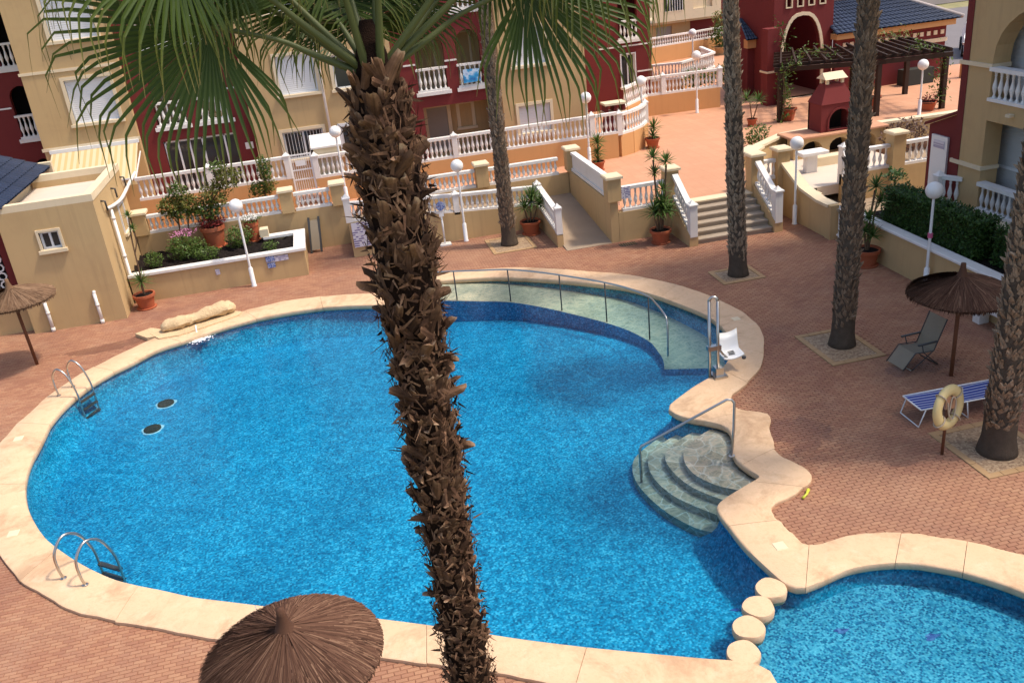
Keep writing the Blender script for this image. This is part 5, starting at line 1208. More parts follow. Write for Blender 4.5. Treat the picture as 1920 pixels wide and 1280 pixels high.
for s in (-1, 1):
    y_ = s*(W/2+.02)
    b = B(); b.tube([(.57,y_,1.14),(.28,y_,.41),(-.22,y_,.45),(-.52,y_,.08)], .014, 6); loc(t, b, 'side_frame', 'darkmetal', True)
    b = B(); b.tube([(-.28,y_,.02),(.28,y_,.42)], .013, 6); loc(t, b, 'leg', 'darkmetal', True)
    b = B(); b.tube([(.44,y_,.02),(.0,y_,.43),(-.05,y_,.62)], .013, 6); loc(t, b, 'leg', 'darkmetal', True)
    b = B(); b.box(-.16,y_-.025,.62,.36,y_+.025,.65); loc(t, b, 'armrest', 'darkmetal')
b = B(); b.tube([(-.28,-W/2,.02),(-.28,W/2,.02)], .013, 6); loc(t, b, 'floor_bar', 'steel', True)
b = B(); b.tube([(.44,-W/2,.02),(.44,W/2,.02)], .013, 6); loc(t, b, 'floor_bar', 'darkmetal', True)
t = thing('sun_lounger', 'blue and white striped sun lounger behind the lifebuoy post', 'sun lounger', (10.9,13.3,0), rz=radians(-2))
b = B(); vs = []; nx = 14
for k in range(nx+1):
    u = k/nx; vs += [(-.93+1.9*u,-.29,.385-.02*sin(pi*u)),(-.93+1.9*u,0,.375-.025*sin(pi*u)),(-.93+1.9*u,.29,.385-.02*sin(pi*u))]
b.add(vs, [(3*k+j,3*k+3+j,3*k+4+j,3*k+1+j) for k in range(nx) for j in (0,1)]); loc(t, b, 'canvas', 'stripe', True)
for s in (-.3,.3): b = B(); b.tube([(-.95,s,.385),(.98,s,.385)], .015, 8); loc(t, b, 'side_rail', 'white_metal', True)
for x in (-.95,.98): b = B(); b.tube([(x,-.3,.385),(x,.3,.385)], .015, 8); loc(t, b, 'end_rail', 'white_metal', True)
for x, dx in ((-.85,-.12),(.0,.06),(.85,.10)):
    b = B(); b.tube([(x,-.3,.385),(x+dx,-.3,.02),(x+dx,.3,.02),(x,.3,.385)], .013, 8); loc(t, b, 'leg_frame', 'white_metal', True)
t = thing('lifebuoy', 'old yellowed lifebuoy hung on a post by the lounger', 'lifebuoy', (9.70,12.02,1.02)); t.rotation_euler = (radians(-6),radians(8),radians(20)); t.scale = (1.2,1.2,1.2)
b = B(); n, m = 28, 10; vs = []; fs = []
for i in range(n):
    a = 2*pi*i/n
    for k in range(m):
        c = 2*pi*k/m; rr_ = .265+.085*cos(c); vs.append((rr_*cos(a), .055*sin(c), rr_*sin(a)))
for i in range(n):
    for k in range(m): fs.append((i*m+k, i*m+(k+1)%m, ((i+1)%n)*m+(k+1)%m, ((i+1)%n)*m+k))
b.add(vs, fs); loc(t, b, 'ring', 'buoy', True)
for a in (.8, 2.4, 3.9, 5.5):
    b = B(); b.tube([((.265+.1*cos(c))*cos(a), .072*sin(c), (.265+.1*cos(c))*sin(a)) for c in [2*pi*k/10 for k in range(11)]], .012, 5, cap=False); loc(t, b, 'rope_lashing', 'rope', True)
b = B(); b.tube(crom([(-.1,-.05,.1),(-.05,-.06,-.12),(.05,-.06,-.15),(.1,-.05,.08),(.0,-.05,.16),(-.06,-.06,-.05)], 5), .012, 5); loc(t, b, 'coiled_rope', 'rope', True)
t = thing('lifebuoy_post', 'slim rusty post holding the lifebuoy', 'post', (9.74,12.10,0))
b = B(); b.tube([(9.74,12.10,0),(9.76,12.12,1.05)], .028, 8); part(b, 'pole', MT['polewood'], t, smooth=True)
b = B(); b.box(9.68,12.06,.95,9.86,12.12,1.22); part(b, 'hook_plate', MT['steel'], t)
t = thing('white_bench', 'small white bench with grey legs behind the right hand parasol', 'bench', (14.2,16.2,0))
b = B(); b.box(13.85,15.2,.40,14.15,16.75,.46); part(b, 'seat', MT['white'], t)
for y_ in (15.35,16.5): b = B(); b.box(13.87,y_,0,14.13,y_+.22,.40); part(b, 'leg', MT['white'], t)
b = B(); b.tube([(6.80,11.72,.03),(6.92,11.80,.035),(7.00,11.90,.04)], [.025,.02,.035], 8); o = solo(b, 'water_toy', MT['yellow_toy'], 'small yellow water toy lying on the brick paving', 'toy', (6.9,11.8,0), smooth=True)
t = thing('deck_drain', 'dark drain grate in the paving below the ramp corner', 'drain', (8.6,25.95,0))
b = B(); b.box(8.35,25.82,-.005,8.9,26.1,.004); part(b, 'frame', MT['darkmetal'], t)
for k in range(7): b = B(); b.box(8.38+.075*k,25.84,.004,8.41+.075*k,26.08,.010); part(b, 'grate_bar', MT['steel'], t)
t = thing('sign_post', 'white stand with round bluish disc by the ramp wall', 'sign', (3.2,28.95,0))
b = B(); b.box(3.02,28.8,0,3.40,29.1,.05); part(b, 'foot', MT['white'], t)
b = B(); b.tube([(3.2,28.95,.05),(3.2,28.95,1.2)], .03, 8); part(b, 'pole', MT['white_metal'], t, smooth=True)
b = B(); b.box(3.12,28.9,1.0,3.28,28.94,1.2); part(b, 'holder', MT['white_metal'], t)
b = B(); b.lathe([(.02,-.02),(.15,-.02),(.15,.02),(.02,.02)], 14, (0,0,0)); b.v = [(x+3.2, z+28.9, y_+1.36) for x, y_, z in b.v]; part(b, 'disc', MT['blue_sign'], t)
t = thing('folded_lounger', 'dark folded lounger leaning on the wall behind the planter end', 'lounger', (-1.0,30.6,0))
for dx in (0, .34):
    b = B(); b.beam((-1.25+dx,30.45,0),(-1.15+dx,30.84,1.15), .07, .05); part(b, 'side_rail', MT['darkmetal'], t)
b = B(); b.add([(-1.22,30.45,.1),(-.94,30.45,.1),(-.84,30.80,1.05),(-1.12,30.80,1.05),(-1.22,30.47,.1),(-.94,30.47,.1),(-.84,30.82,1.05),(-1.12,30.82,1.05)], [(0,1,2,3),(4,7,6,5),(0,4,5,1),(1,5,6,2),(2,6,7,3),(3,7,4,0)]); part(b, 'cloth', MT['chair_cloth'], t)

# ---------------------------------------------------------------- barbecue, table, pergola, car
t = thing('barbecue', 'maroon brick barbecue with tapering chimney and cream cap', 'barbecue', (18.4,31.0,.62))
b = B(); f = lambda s, z, d: (s, d, z)
b.prism(rect(16.6,.62,20.3,1.36), [arch(16.95,.66,17.75,1.22,8,.3), arch(18.05,.66,18.85,1.22,8,.3), arch(19.15,.66,19.95,1.22,8,.3)], f, 30.2, 30.75); part(b, 'counter', MT['tan'], t)
b = B(); b.box(16.6,30.7,.62,20.3,30.78,1.34); part(b, 'counter_back', MT['dark'], t)
b = B(); b.bbox(16.5,30.1,1.36,20.4,31.3,1.44,.02); part(b, 'counter_top', MT['plaza'], t)
b = B(); b.prism(rect(17.75,1.44,19.05,2.45), [arch(18.05,1.5,18.95,2.25,10)], f, 30.35, 30.5); part(b, 'hearth_front', MT['maroon'], t)
b = B(); b.prism([(x, z) for x, z in arch(18.0,1.49,19.0,2.30,10)], [arch(18.06,1.51,18.94,2.24,10)], f, 30.31, 30.36); part(b, 'hearth_arch', MT['maroon'], t)
b = B(); b.box(17.75,30.5,1.44,17.9,31.3,2.45); b.box(18.9,30.5,1.44,19.05,31.3,2.45); b.box(17.75,31.2,1.44,19.05,31.3,2.45); part(b, 'hearth_wall', MT['maroon'], t)
b = B(); b.box(17.92,30.9,1.445,18.88,31.18,2.4); part(b, 'soot_back', MT['dark'], t)
def frustum(b, x0,y0,x1,y1,z0, X0,Y0,X1,Y1,z1): b.add([(x0,y0,z0),(x1,y0,z0),(x1,y1,z0),(x0,y1,z0),(X0,Y0,z1),(X1,Y0,z1),(X1,Y1,z1),(X0,Y1,z1)], [(0,3,2,1),(4,5,6,7),(0,1,5,4),(1,2,6,5),(2,3,7,6),(3,0,4,7)])
b = B(); frustum(b, 17.72,30.32,19.08,31.33,2.45, 18.05,30.6,18.75,31.05,3.12); part(b, 'chimney_hood', MT['maroon'], t)
for x, y_ in ((18.1,30.64),(18.7,30.64),(18.1,31.0),(18.7,31.0)): b = B(); b.box(x-.05,y_-.05,3.12,x+.05,y_+.05,3.30); part(b, 'cowl_leg', MT['cream'], t)
b = B(); b.add([(17.95,30.5,3.30),(18.85,30.5,3.30),(18.85,31.15,3.30),(17.95,31.15,3.30),(18.0,30.82,3.52),(18.8,30.82,3.52)], [(0,1,5,4),(1,2,5),(2,3,4,5),(3,0,4),(0,3,2,1)]); part(b, 'cowl_roof', MT['cream'], t)
t = thing('stone_table', 'white stone table on the barbecue terrace', 'table', (16.25,28.5,.62))
b = B(); b.bbox(15.85,28.2,1.24,16.85,28.75,1.36,.02); part(b, 'table_top', MT['white'], t); b = B(); b.box(16.1,28.35,.62,16.5,28.6,1.24); part(b, 'pedestal', MT['white'], t)
b = B(); b.bbox(16.6,28.9,.62,18.0,29.3,.95,.02); solo(b, 'terrace_bench', MT['cream'], 'low cream bench beyond the white stone table', 'bench', (17.3,29.1,.62))
t = thing('pergola', 'dark wooden pergola overgrown with creepers on the plaza', 'pergola', (21.5,35.5,PZ))
zp = 3.12
fp = [(18.6,35.1),(22.15,33.65),(24.85,33.2)]; bp = [(20.3,38.3),(23.2,37.2),(25.6,36.8)]
for x, y_ in fp+bp: b = B(); b.box(x-.09,y_-.09,PZ,x+.09,y_+.09,zp-.1); part(b, 'post', MT['wood'], t)
for row in (fp, bp):
    for p, q in zip(row, row[1:]):
        d = (Vector(q)-Vector(p)).normalized()*.25
        b = B(); b.beam((p[0]-d.x,p[1]-d.y,zp-.02),(q[0]+d.x,q[1]+d.y,zp-.02),.12,.18); part(b, 'main_beam', MT['wood'], t)
for k in range(5):
    s = (k+.5)/5
    for i in range(2):
        p = Vector(fp[i]).lerp(Vector(bp[i]), s*1.14-.07); q = Vector(fp[i+1]).lerp(Vector(bp[i+1]), s*1.14-.07); e = (q-p).normalized()*.3
        b = B(); b.beam((p.x-e.x,p.y-e.y,zp+.13),(q.x+e.x,q.y+e.y,zp+.13),.09,.12); part(b, 'cross_beam', MT['wood'], t)
for i in range(14):
    u = i/13*2; j = min(1, int(u)); f_ = u-j; p = Vector(fp[j]).lerp(Vector(fp[j+1]), f_); q = Vector(bp[j]).lerp(Vector(bp[j+1]), f_); e = (q-p).normalized()*.35
    b = B(); b.beam((p.x-e.x,p.y-e.y,zp+.24),(q.x+e.x,q.y+e.y,zp+.24),.07,.10); part(b, 'rafter', MT['wood'], t)
t = thing('parked_car', 'white car parked beyond the right hand balustrade', 'car', (34.9,44.0,PZ), rz=radians(55))
b = B(); prof = [(-2.0,.35),(-2.05,.75),(-1.95,.95),(-1.2,1.02),(-.75,1.45),(.9,1.5),(1.6,1.05),(2.0,.95),(2.05,.4)]
vs = []
for y_, k in ((-.85,.0),(-.80,1),(.80,1),(.85,.0)):
    for x, z in prof: vs.append((x*(1-.02*k), y_*(.86 if z > 1.1 else 1), z))
m = len(prof); fs = []
for r in range(3):
    for i in range(m): fs.append((r*m+i, r*m+(i+1)%m, (r+1)*m+(i+1)%m, (r+1)*m+i))
fs += [tuple(range(m)), tuple(range(3*m,4*m))]; b.add(vs, fs); loc(t, b, 'body', 'carpaint')
for s in (-1, 1):
    b = B(); b.add([(-1.05,s*.80,1.06),(1.35,s*.80,1.08),(.85,s*.715,1.42),(-.68,s*.715,1.40)], [(0,1,2,3)]); b.v = [(x, y_+s*.03, z) for x, y_, z in b.v]; loc(t, b, 'side_window', 'glass')
    for x in (-1.25,1.25):
        b = B(); b.lathe([(.2,-.11),(.33,-.11),(.35,-.08),(.35,.08),(.33,.11),(.2,.11)], 18, (0,0,0)); b.v = [(x+px_, s*.82+z, .35+py_) for px_, py_, z in b.v]; w = loc(t, b, 'wheel', 'tyre', True)
        b = B(); b.lathe([(.0,.0),(.2,.0),(.2,.02)], 14, (0,0,0), cap=False); b.v = [(x+px_, s*(.935+z*.5), .35+py_) for px_, py_, z in b.v]; loc(w, b, 'rim', 'steel')
b = B(); b.box(26.6,38.3,PZ,28.1,38.9,PZ+.72); solo(b, 'dark_planter_box', MT['greybox'], 'dark rectangular planter box against the maroon pavilion wall', 'planter', (27.3,38.6,PZ))
# ---------------------------------------------------------------- foliage helpers
def rosette(b, p, n, L_, w, rr, up=.35, droop=.5):
    """spiky crown of strap leaves"""
    p = Vector(p)
    for k in range(n):
        a = k*2.39996+rr.random()*.4; e = up+(1.45-up)*(k/n)**.8 if False else (up + 1.1*(1-k/n) - .5*rr.random()*.6)
        e = 1.35 - 1.75*(k/n)**.9 + rr.gauss(0,.1); l = L_*(.75+.35*rr.random())*(1 if e > -.2 else .8)
        d = Vector((cos(a)*cos(e), sin(a)*cos(e), sin(e))); s = Vector((-sin(a), cos(a), 0))*w/2
        q1 = p+d*l*.5; dz = droop*l*.22*(cos(e)**2); q2 = p+d*l+Vector((0,0,-dz)); q1 += Vector((0,0,-dz*.2))
        nrm = s.cross(d).normalized()*w*.25; t0 = .15+.5*rr.random()
        b.add([p-s*.6, p+s*.6, q1-s, q1+nrm*-1, q1+s, q2], [(0,1,3),(0,3,2),(1,4,3),(2,3,5),(3,4,5)], [t0*.6,t0*.6,t0,t0,t0,min(1,t0+.25)])
def leafcloud(b, c, r, n, ls, rr, shell=.55, flat=1.0, box=False):
    c = Vector(c)
    for k in range(n):
        if box: d = Vector((rr.uniform(-1,1)*r[0], rr.uniform(-1,1)*r[1], rr.uniform(-1,1)*r[2]))
        else:
            z = rr.uniform(-1,1); a = rr.uniform(0,2*pi); q = sqrt(1-z*z); u = shell+(1-shell)*rr.random()**.6
            lump = 1+.22*sin(a*3+z*4)+.15*sin(a*5-z*7)
            d = Vector((q*cos(a)*r[0], q*sin(a)*r[1], z*r[2]))*u*lump
        leaf(b, c+d, ls*(.65+.7*rr.random()), rr)
def leaf(b, p, s, rr, t=None):
    a, e, ro = rr.uniform(0,2*pi), rr.gauss(.25,.55), rr.uniform(-.8,.8)
    d = Vector((cos(a)*cos(e), sin(a)*cos(e), sin(e))); x = d.cross(Vector((0,0,1)))
    if x.length < .01: x = Vector((1,0,0))
    x.normalize(); y = x.cross(d); x = x*cos(ro)+y*sin(ro)
    b.add([p, p+d*s*.45+x*s*.24, p+d*s, p+d*s*.45-x*s*.24], [(0,1,2,3)], rr.random() if t is None else t)
def pot(t, x, y, z, r, h, mat='terracotta', sq=False, soil=True):
    b = B(); b.lathe([(r*.72,0),(r*.98,h*.82),(r*1.1,h*.82),(r*1.12,h),(r*.96,h),(r*.94,h*.86)], 4 if sq else 22, (x,y,z), cap=False)
    if not sq: b.lathe([(r*.95,0),(r*1.0,.035),(r*.7,.04)], 22, (x,y,z), cap=False)
    part(b, 'pot', MT[mat], t, auto=40)
    if soil: b = B(); b.lathe([(r*.97,h*.88),(r*.5,h*.9),(0,h*.92)], 14, (x,y,z), cap=False); part(b, 'soil', MT['soil'], t)
def stems(t, lst, mat='stem', name='stem'):
    for pts, r in lst: b = B(); b.tube(crom(pts, 4), r, 7); part(b, name, MT[mat], t, smooth=True)
def potted(name, label, x, y, z, r, h, stem, roses, clouds=(), leafm='leaf_yucca', seed=1, mat='terracotta', sq=False, extra=None, wl=.045, group='terracotta potted plants'):
    rr = random.Random(seed); t = thing(name, label, 'potted plant', (x,y,z), group); pot(t, x, y, z, r, h, mat, sq)
    stems(t, stem)
    for p, n, L_ in roses: b = B(); rosette(b, p, n, L_, wl, rr); part(b, 'leaf_rosette', MT[leafm], t, fix=False)
    for c, rad, n, ls, m in clouds: b = B(); leafcloud(b, c, rad, n, ls, rr); part(b, 'foliage', MT[m], t, fix=False, kind='stuff')
    return t
V = Vector
potted('potted_yucca', 'tall yucca in terracotta pot left of the stairs', 9.6, 25.6, 0, .31, .44,
       [([(9.6,25.6,.4),(9.62,25.55,.9),(9.66,25.5,1.1)], .04), ([(9.55,25.6,.4),(9.5,25.6,1.4),(9.43,25.58,2.65)], .03), ([(9.66,25.6,.4),(9.76,25.6,1.3),(9.84,25.58,2.45)], .03), ([(9.5,25.55,.4),(9.36,25.5,1.0)], .03)],
       [((9.63,25.5,1.12),60,.62), ((9.42,25.55,1.02),50,.56), ((9.86,25.55,1.0),50,.56), ((9.6,25.45,1.35),40,.5), ((9.43,25.58,2.75),44,.42), ((9.84,25.58,2.55),44,.40), ((9.46,25.58,2.25),34,.36), ((9.7,25.6,1.7),30,.4)], seed=3)
potted('potted_bamboo_palm', 'bushy green plant in terracotta pot beside the ramp balustrade', 6.12, 28.62, 0, .32, .46,
       [([(6.12,28.62,.4),(6.2,28.6,1.0)], .03), ([(6.05,28.62,.4),(5.95,28.6,.9)], .025), ([(6.2,28.62,.4),(6.45,28.6,1.0)], .025)],
       [((6.2,28.6,1.12),64,.62), ((5.98,28.58,.95),50,.52), ((6.48,28.58,1.0),50,.5), ((6.28,28.6,1.35),44,.48)], seed=5, wl=.04)
potted('potted_yucca', 'thin stemmed yucca in terracotta pot at the pool house corner', -6.32, 27.62, 0, .30, .46,
       [([(-6.3,27.62,.4),(-6.24,27.6,1.4),(-6.2,27.6,2.2),(-6.12,27.6,2.85)], .022), ([(-6.24,27.6,1.7),(-6.1,27.62,2.1),(-6.1,27.6,2.45)], .018), ([(-6.3,27.62,.4),(-6.3,27.6,.8)], .035)],
       [((-6.29,27.6,.85),46,.5), ((-6.12,27.6,2.9),26,.24), ((-6.1,27.6,2.5),26,.26)], seed=7, wl=.035)
potted('potted_yucca', 'yucca in terracotta pot at the end of the hedge planter', 13.82, 21.0, 0, .33, .48,
       [([(13.82,21,.4),(13.85,21,1.2),(13.95,21,2.1)], .03), ([(13.8,21,.4),(13.72,21,.9)], .03), ([(13.86,21,.4),(14.0,21,1.6),(14.12,21,1.95)], .025)],
       [((13.97,21,2.2),46,.44), ((13.72,20.98,1.0),40,.45), ((13.92,20.95,.85),40,.45), ((14.12,21,1.75),36,.4), ((13.8,20.98,1.35),34,.4)], seed=9)
potted('potted_yucca', 'yucca in terracotta pot at the curved terrace wall', 12.56, 34.05, PZ, .27, .4, [([(12.56,34.05,PZ+.3),(12.62,34.05,1.7)], .03)], [((12.62,34.05,1.75),50,.5), ((12.56,34.0,1.45),40,.42)], seed=11)
potted('potted_yucca', 'slender yucca in small terracotta pot behind the ramp parapet', 9.62, 31.9, PZ, .22, .34, [([(9.62,31.9,PZ+.3),(9.62,31.9,1.9)], .028)], [((9.62,31.9,1.98),50,.5), ((9.6,31.9,1.6),40,.42), ((9.6,31.9,1.35),26,.36)], seed=13)
potted('potted_yucca', 'yucca on the plaza half hidden behind a palm trunk', 17.4, 35.2, PZ, .2, .3, [([(17.4,35.2,PZ+.2),(17.3,35.2,1.9)], .025), ([(17.42,35.2,PZ+.2),(17.65,35.2,1.8)], .025)], [((17.15,35.2,2.05),40,.5), ((17.7,35.2,1.95),40,.5)], seed=15)
potted('pergola_pot', 'square terracotta pot at the left pergola post', 19.05, 35.2, PZ, .36, .5, [], [], [((19.0,35.2,1.75),(.16,.16,.3),60,.1,'leaf')], seed=17, sq=True, group='pots at the pergola posts')
potted('pergola_pot', 'terracotta pot by the middle pergola post', 22.9, 35.0, PZ, .32, .52, [], [], [((22.95,35.0,1.7),(.2,.2,.25),60,.1,'leaf_olive')], seed=19, sq=True, group='pots at the pergola posts')
potted('pergola_pot', 'terracotta pot of red flowers at the right pergola post', 24.3, 33.3, PZ, .40, .36, [], [], [((24.3,33.3,1.42),(.35,.3,.16),130,.1,'flower_red')], seed=21, sq=True, group='pots at the pergola posts')
potted('potted_bush', 'round bush in a pot at the back of the plaza', 25.4, 55.6, PZ, .5, .5, [], [], [((25.4,55.6,2.1),(.75,.7,.8),500,.24,'leaf'), ((25.2,55.6,3.1),(.4,.4,.5),200,.2,'leaf_olive')], seed=23, mat='tan')
# plants standing in the left planter bed
def plant(name, label, base, stem, clouds, seed, group='plants in the raised planter bed'):
    rr = random.Random(seed); t = thing(name, label, 'plant', base, group); stems(t, stem)
    for c, rad, n, ls, m in clouds: b = B(); leafcloud(b, c, rad, n, ls, rr); part(b, 'foliage', MT[m], t, fix=False, kind='stuff')
    return t
plant('oleander_shrub', 'loose two-stemmed shrub at the left of the planter bed', (-5.2,30.5,.8),
      [([(-5.3,30.5,.7),(-5.3,30.5,1.4),(-5.25,30.5,2.1),(-5.1,30.5,2.7)], .03), ([(-5.12,30.5,.7),(-5.05,30.5,1.4),(-4.85,30.5,2.3)], .028), ([(-5.3,30.5,1.7),(-5.5,30.5,2.2)], .018)],
      [((-5.4,30.45,2.35),(.38,.32,.28),620,.12,'leaf_olive'), ((-4.8,30.5,2.3),(.36,.32,.32),600,.12,'leaf_olive'), ((-5.1,30.5,2.75),(.28,.28,.28),380,.11,'leaf'), ((-5.1,30.5,2.05),(.55,.32,.2),420,.11,'leaf')], 31)
t = plant('potted_hibiscus', 'tall loose shrub in large terracotta pot in the planter bed', (-4.28,30.5,.76),
      [([(-4.28,30.5,1.3),(-4.2,30.5,2.0),(-3.9,30.5,2.8)], .035), ([(-4.28,30.5,1.3),(-4.4,30.5,2.1),(-4.2,30.5,2.6)], .025), ([(-4.05,30.5,2.3),(-3.6,30.5,2.9),(-3.4,30.5,3.2)], .02)],
      [((-3.95,30.45,2.5),(.45,.36,.38),760,.11,'leaf_olive'), ((-4.28,30.45,2.0),(.42,.32,.34),640,.11,'leaf'), ((-3.45,30.5,2.95),(.42,.32,.32),560,.11,'leaf_olive'), ((-3.7,30.5,3.35),(.28,.24,.22),240,.1,'leaf'), ((-4.28,30.45,1.62),(.46,.38,.14),420,.09,'flower_red')], 33)
pot(t, -4.28, 30.5, .76, .37, .72)
plant('lavender_clump', 'dense green clump with pink flowers in the planter bed', (-5.15,29.65,.8), [], [((-5.15,29.65,1.12),(.56,.45,.38),1900,.08,'leaf'), ((-5.1,29.75,1.58),(.46,.34,.1),220,.06,'flower_pink')], 35)
plant('low_green_bush', 'low round green bush at the front of the planter bed', (-4.4,29.15,.8), [], [((-4.4,29.15,.96),(.36,.3,.24),760,.07,'leaf')], 37)
plant('green_clump', 'small green clump in the left front corner of planter bed', (-6.1,29.2,.8), [], [((-6.1,29.2,1.0),(.28,.25,.24),560,.07,'leaf')], 39)
plant('dark_green_bush', 'dark green bush behind the left globe lamp', (-3.45,29.95,.8), [], [((-3.45,29.95,1.1),(.42,.36,.38),1100,.08,'leaf')], 41)
plant('tiny_green_tuft', 'tiny green tuft near the right end of the planter bed', (-2.45,29.05,.8), [], [((-2.45,29.05,.9),(.24,.2,.15),360,.06,'leaf')], 43)
t = plant('white_flower_pot', 'white flowering plant in terracotta pot in the planter bed', (-3.02,30.45,.76), [], [((-3.02,30.4,1.60),(.36,.28,.09),460,.055,'flower_white'), ((-3.02,30.45,1.48),(.32,.27,.12),260,.07,'leaf')], 45); pot(t, -3.02, 30.45, .76, .22, .66)
plant('tall_slim_shrub', 'tall slim shrub in front of the terrace balustrade', (-2.5,32.2,PZ), [([(-2.55,32.2,PZ),(-2.5,32.2,1.8),(-2.35,32.2,2.8)], .03)], [((-2.35,32.2,2.75),(.24,.22,.42),520,.11,'leaf'), ((-2.65,32.2,2.05),(.36,.24,.3),520,.11,'leaf'), ((-2.3,32.2,2.15),(.22,.22,.32),300,.11,'leaf_olive')], 47, None)
plant('plaza_edge_bush', 'green bush on the plaza behind the cream parapet', (16.0,31.75,PZ), [], [((15.95,31.75,1.4),(.45,.35,.4),420,.12,'leaf'), ((15.6,31.6,1.2),(.3,.3,.25),160,.12,'leaf_olive')], 49, None)
plant('dry_shrub', 'brown leafless shrub below the plaza parapet at right', (20.9,29.7,.55), [], [((20.9,29.7,1.05),(.95,.5,.55),900,.14,'leaf_dry')], 51, None)
plant('courtyard_fern', 'small dark plant against the barbecue terrace wall', (17.0,24.6,.55), [([(17,24.6,.5),(17,24.6,1.1)], .03)], [((17.0,24.6,1.25),(.35,.3,.16),160,.14,'leaf_dark')], 53, None)
plant('green_bush', 'broad green bush behind the middle plaza terrace wall', (19.2,44.8,PZ), [], [((19.2,44.8,1.5),(.9,.5,.45),520,.2,'leaf')], 55, None)
plant('olive_bush', 'smaller olive bush behind the middle plaza terrace wall', (20.6,45.0,PZ), [], [((20.6,45.0,1.5),(.6,.5,.5),320,.2,'leaf_olive')], 57, None)
# hedges
def hedge(label, x0, y0, z0, x1, y1, z1, n, seed):
    rr = random.Random(seed); t = thing('clipped_hedge', label, 'hedge', ((x0+x1)/2,(y0+y1)/2,z0), 'clipped dark green hedges')
    b = B(); b.box(x0+.10,y0+.10,z0,x1-.10,y1-.10,z1-.10, .01); part(b, 'inner_mass', MT['leaf_dark'], t)
    b = B()
    for k in range(n):
        f = rr.random(); x, y, z = rr.uniform(x0,x1), rr.uniform(y0,y1), rr.uniform(z0,z1)
        if f < .36: z = z1-.10+.09*rr.random()+.015*sin(x*7+y*5)
        elif f < .72: x = x0+.10-.09*rr.random()+.015*sin(y*6+z*5)
        elif f < .86: y = y1-.10+.12*rr.random()
        elif f < .93: y = y0+.10-.12*rr.random()
        else: x = x1-.10+.12*rr.random()
        leaf(b, V((x,y,z)), .085*(.6+.8*rr.random()), rr)
    part(b, 'foliage', MT['leaf_dark'], t, kind='stuff', fix=False)
hedge('long clipped hedge above the planter wall at right', 14.5,17.75,1.0,15.25,21.5,2.0,9000,61)
hedge('short clipped hedge at the right edge below the balcony', 14.75,13.5,1.0,15.8,17.4,1.98,7000,63)
# creepers on the pergola
def creeper(label, pts, n, r, seed, lm='leaf'):
    rr = random.Random(seed); t = thing('pergola_creeper', label, 'creeper', pts[0], 'creepers on the pergola'); c = crom(pts, 6)
    b = B(); b.tube(c, .025, 6); part(b, 'vine_stem', MT['stem'], t, smooth=True)
    b = B()
    for k in range(n):
        p = c[rr.randrange(len(c))]; leaf(b, p+V((rr.gauss(0,r),rr.gauss(0,r),rr.gauss(0,r))), .15*(.6+.8*rr.random()), rr)
    part(b, 'foliage', MT[lm], t, kind='stuff', fix=False)
creeper('creeper climbing the left pergola post', [(18.6,35.0,PZ),(18.75,34.95,2.0),(18.7,35.0,3.0),(19.3,34.8,3.35)], 260, .13, 71)
creeper('creeper over the front beam left of the barbecue chimney', [(20.4,38.2,PZ),(20.4,38.1,2.2),(20.5,37.0,3.3),(20.9,35.2,3.45)], 300, .16, 73)
creeper('creeper climbing the middle back pergola post', [(23.2,37.1,PZ),(23.25,37.0,2.4),(23.3,36.6,3.3)], 220, .14, 75)
creeper('thick creeper over the right pergola post', [(24.7,33.3,PZ+.4),(24.75,33.3,2.2),(24.6,33.4,3.2),(23.8,34.0,3.4)], 420, .17, 77)
creeper('creeper along the rear right pergola beam', [(25.6,36.7,3.4),(24.6,37.0,3.5),(23.6,37.1,3.45)], 260, .2, 79, 'leaf_olive')
creeper('creeper on the maroon gate pier', [(20.4,38.4,PZ),(20.6,38.4,3.0),(20.3,38.4,4.3)], 260, .2, 81, 'leaf_dark')

# ---------------------------------------------------------------- fan palms
def fan(b, hub, d, s, R_, rr, nseg=60, spread=150, sec=7, droop=1.0, wmul=1.0):
    """costapalmate blade: pleated and joined near the hub, free drooping tips beyond"""
    n = d.cross(s).normalized(); dphi = 2*radians(spread)/nseg
    for k in range(nseg):
        ph = -radians(spread)+dphi*(k+.5)+rr.gauss(0,.012)
        L_ = R_*(.80+.20*cos(ph*.9))*(.92+.14*rr.random()); e = (d*cos(ph)+s*sin(ph)).normalized(); q = (s*cos(ph)-d*sin(ph)).normalized()
        p = hub.copy(); vs = []; tt = []; g0 = .56+.14*rr.random(); dr = droop*(.75+.5*rr.random()); lean = V((rr.gauss(0,.12), rr.gauss(0,.12), 0))
        for j in range(sec+1):
            u = j/sec
            if j: 
                g = max(0, min(1, (u-g0)/(1-g0)*1.25)); g = g*g*(3-2*g)*dr; g = min(.97, g)
                dirn = (e*(1-g)+(V((0,0,-1))+lean)*g + V((0,0,-.10))*u).normalized(); p = p+dirn*(L_/sec)
            else: dirn = e
            hw = u*L_*math.tan(dphi/2)*1.04
            hw = min(hw, .42*R_*math.tan(dphi/2)*1.04)
            if u > .42: hw *= max(.05, 1-((u-.42)/.58)**.65*.93)
            hw *= wmul; qq = (q-dirn*q.dot(dirn)).normalized(); nn = dirn.cross(qq)
            vs += [p-qq*hw, p+nn*hw*.55, p+qq*hw]; tt += [max(.01,u)]*3
        fs = []
        for j in range(sec):
            a = 3*j; fs += [(a,a+1,a+4,a+3),(a+1,a+2,a+5,a+4)]
        b.add(vs, fs, tt)
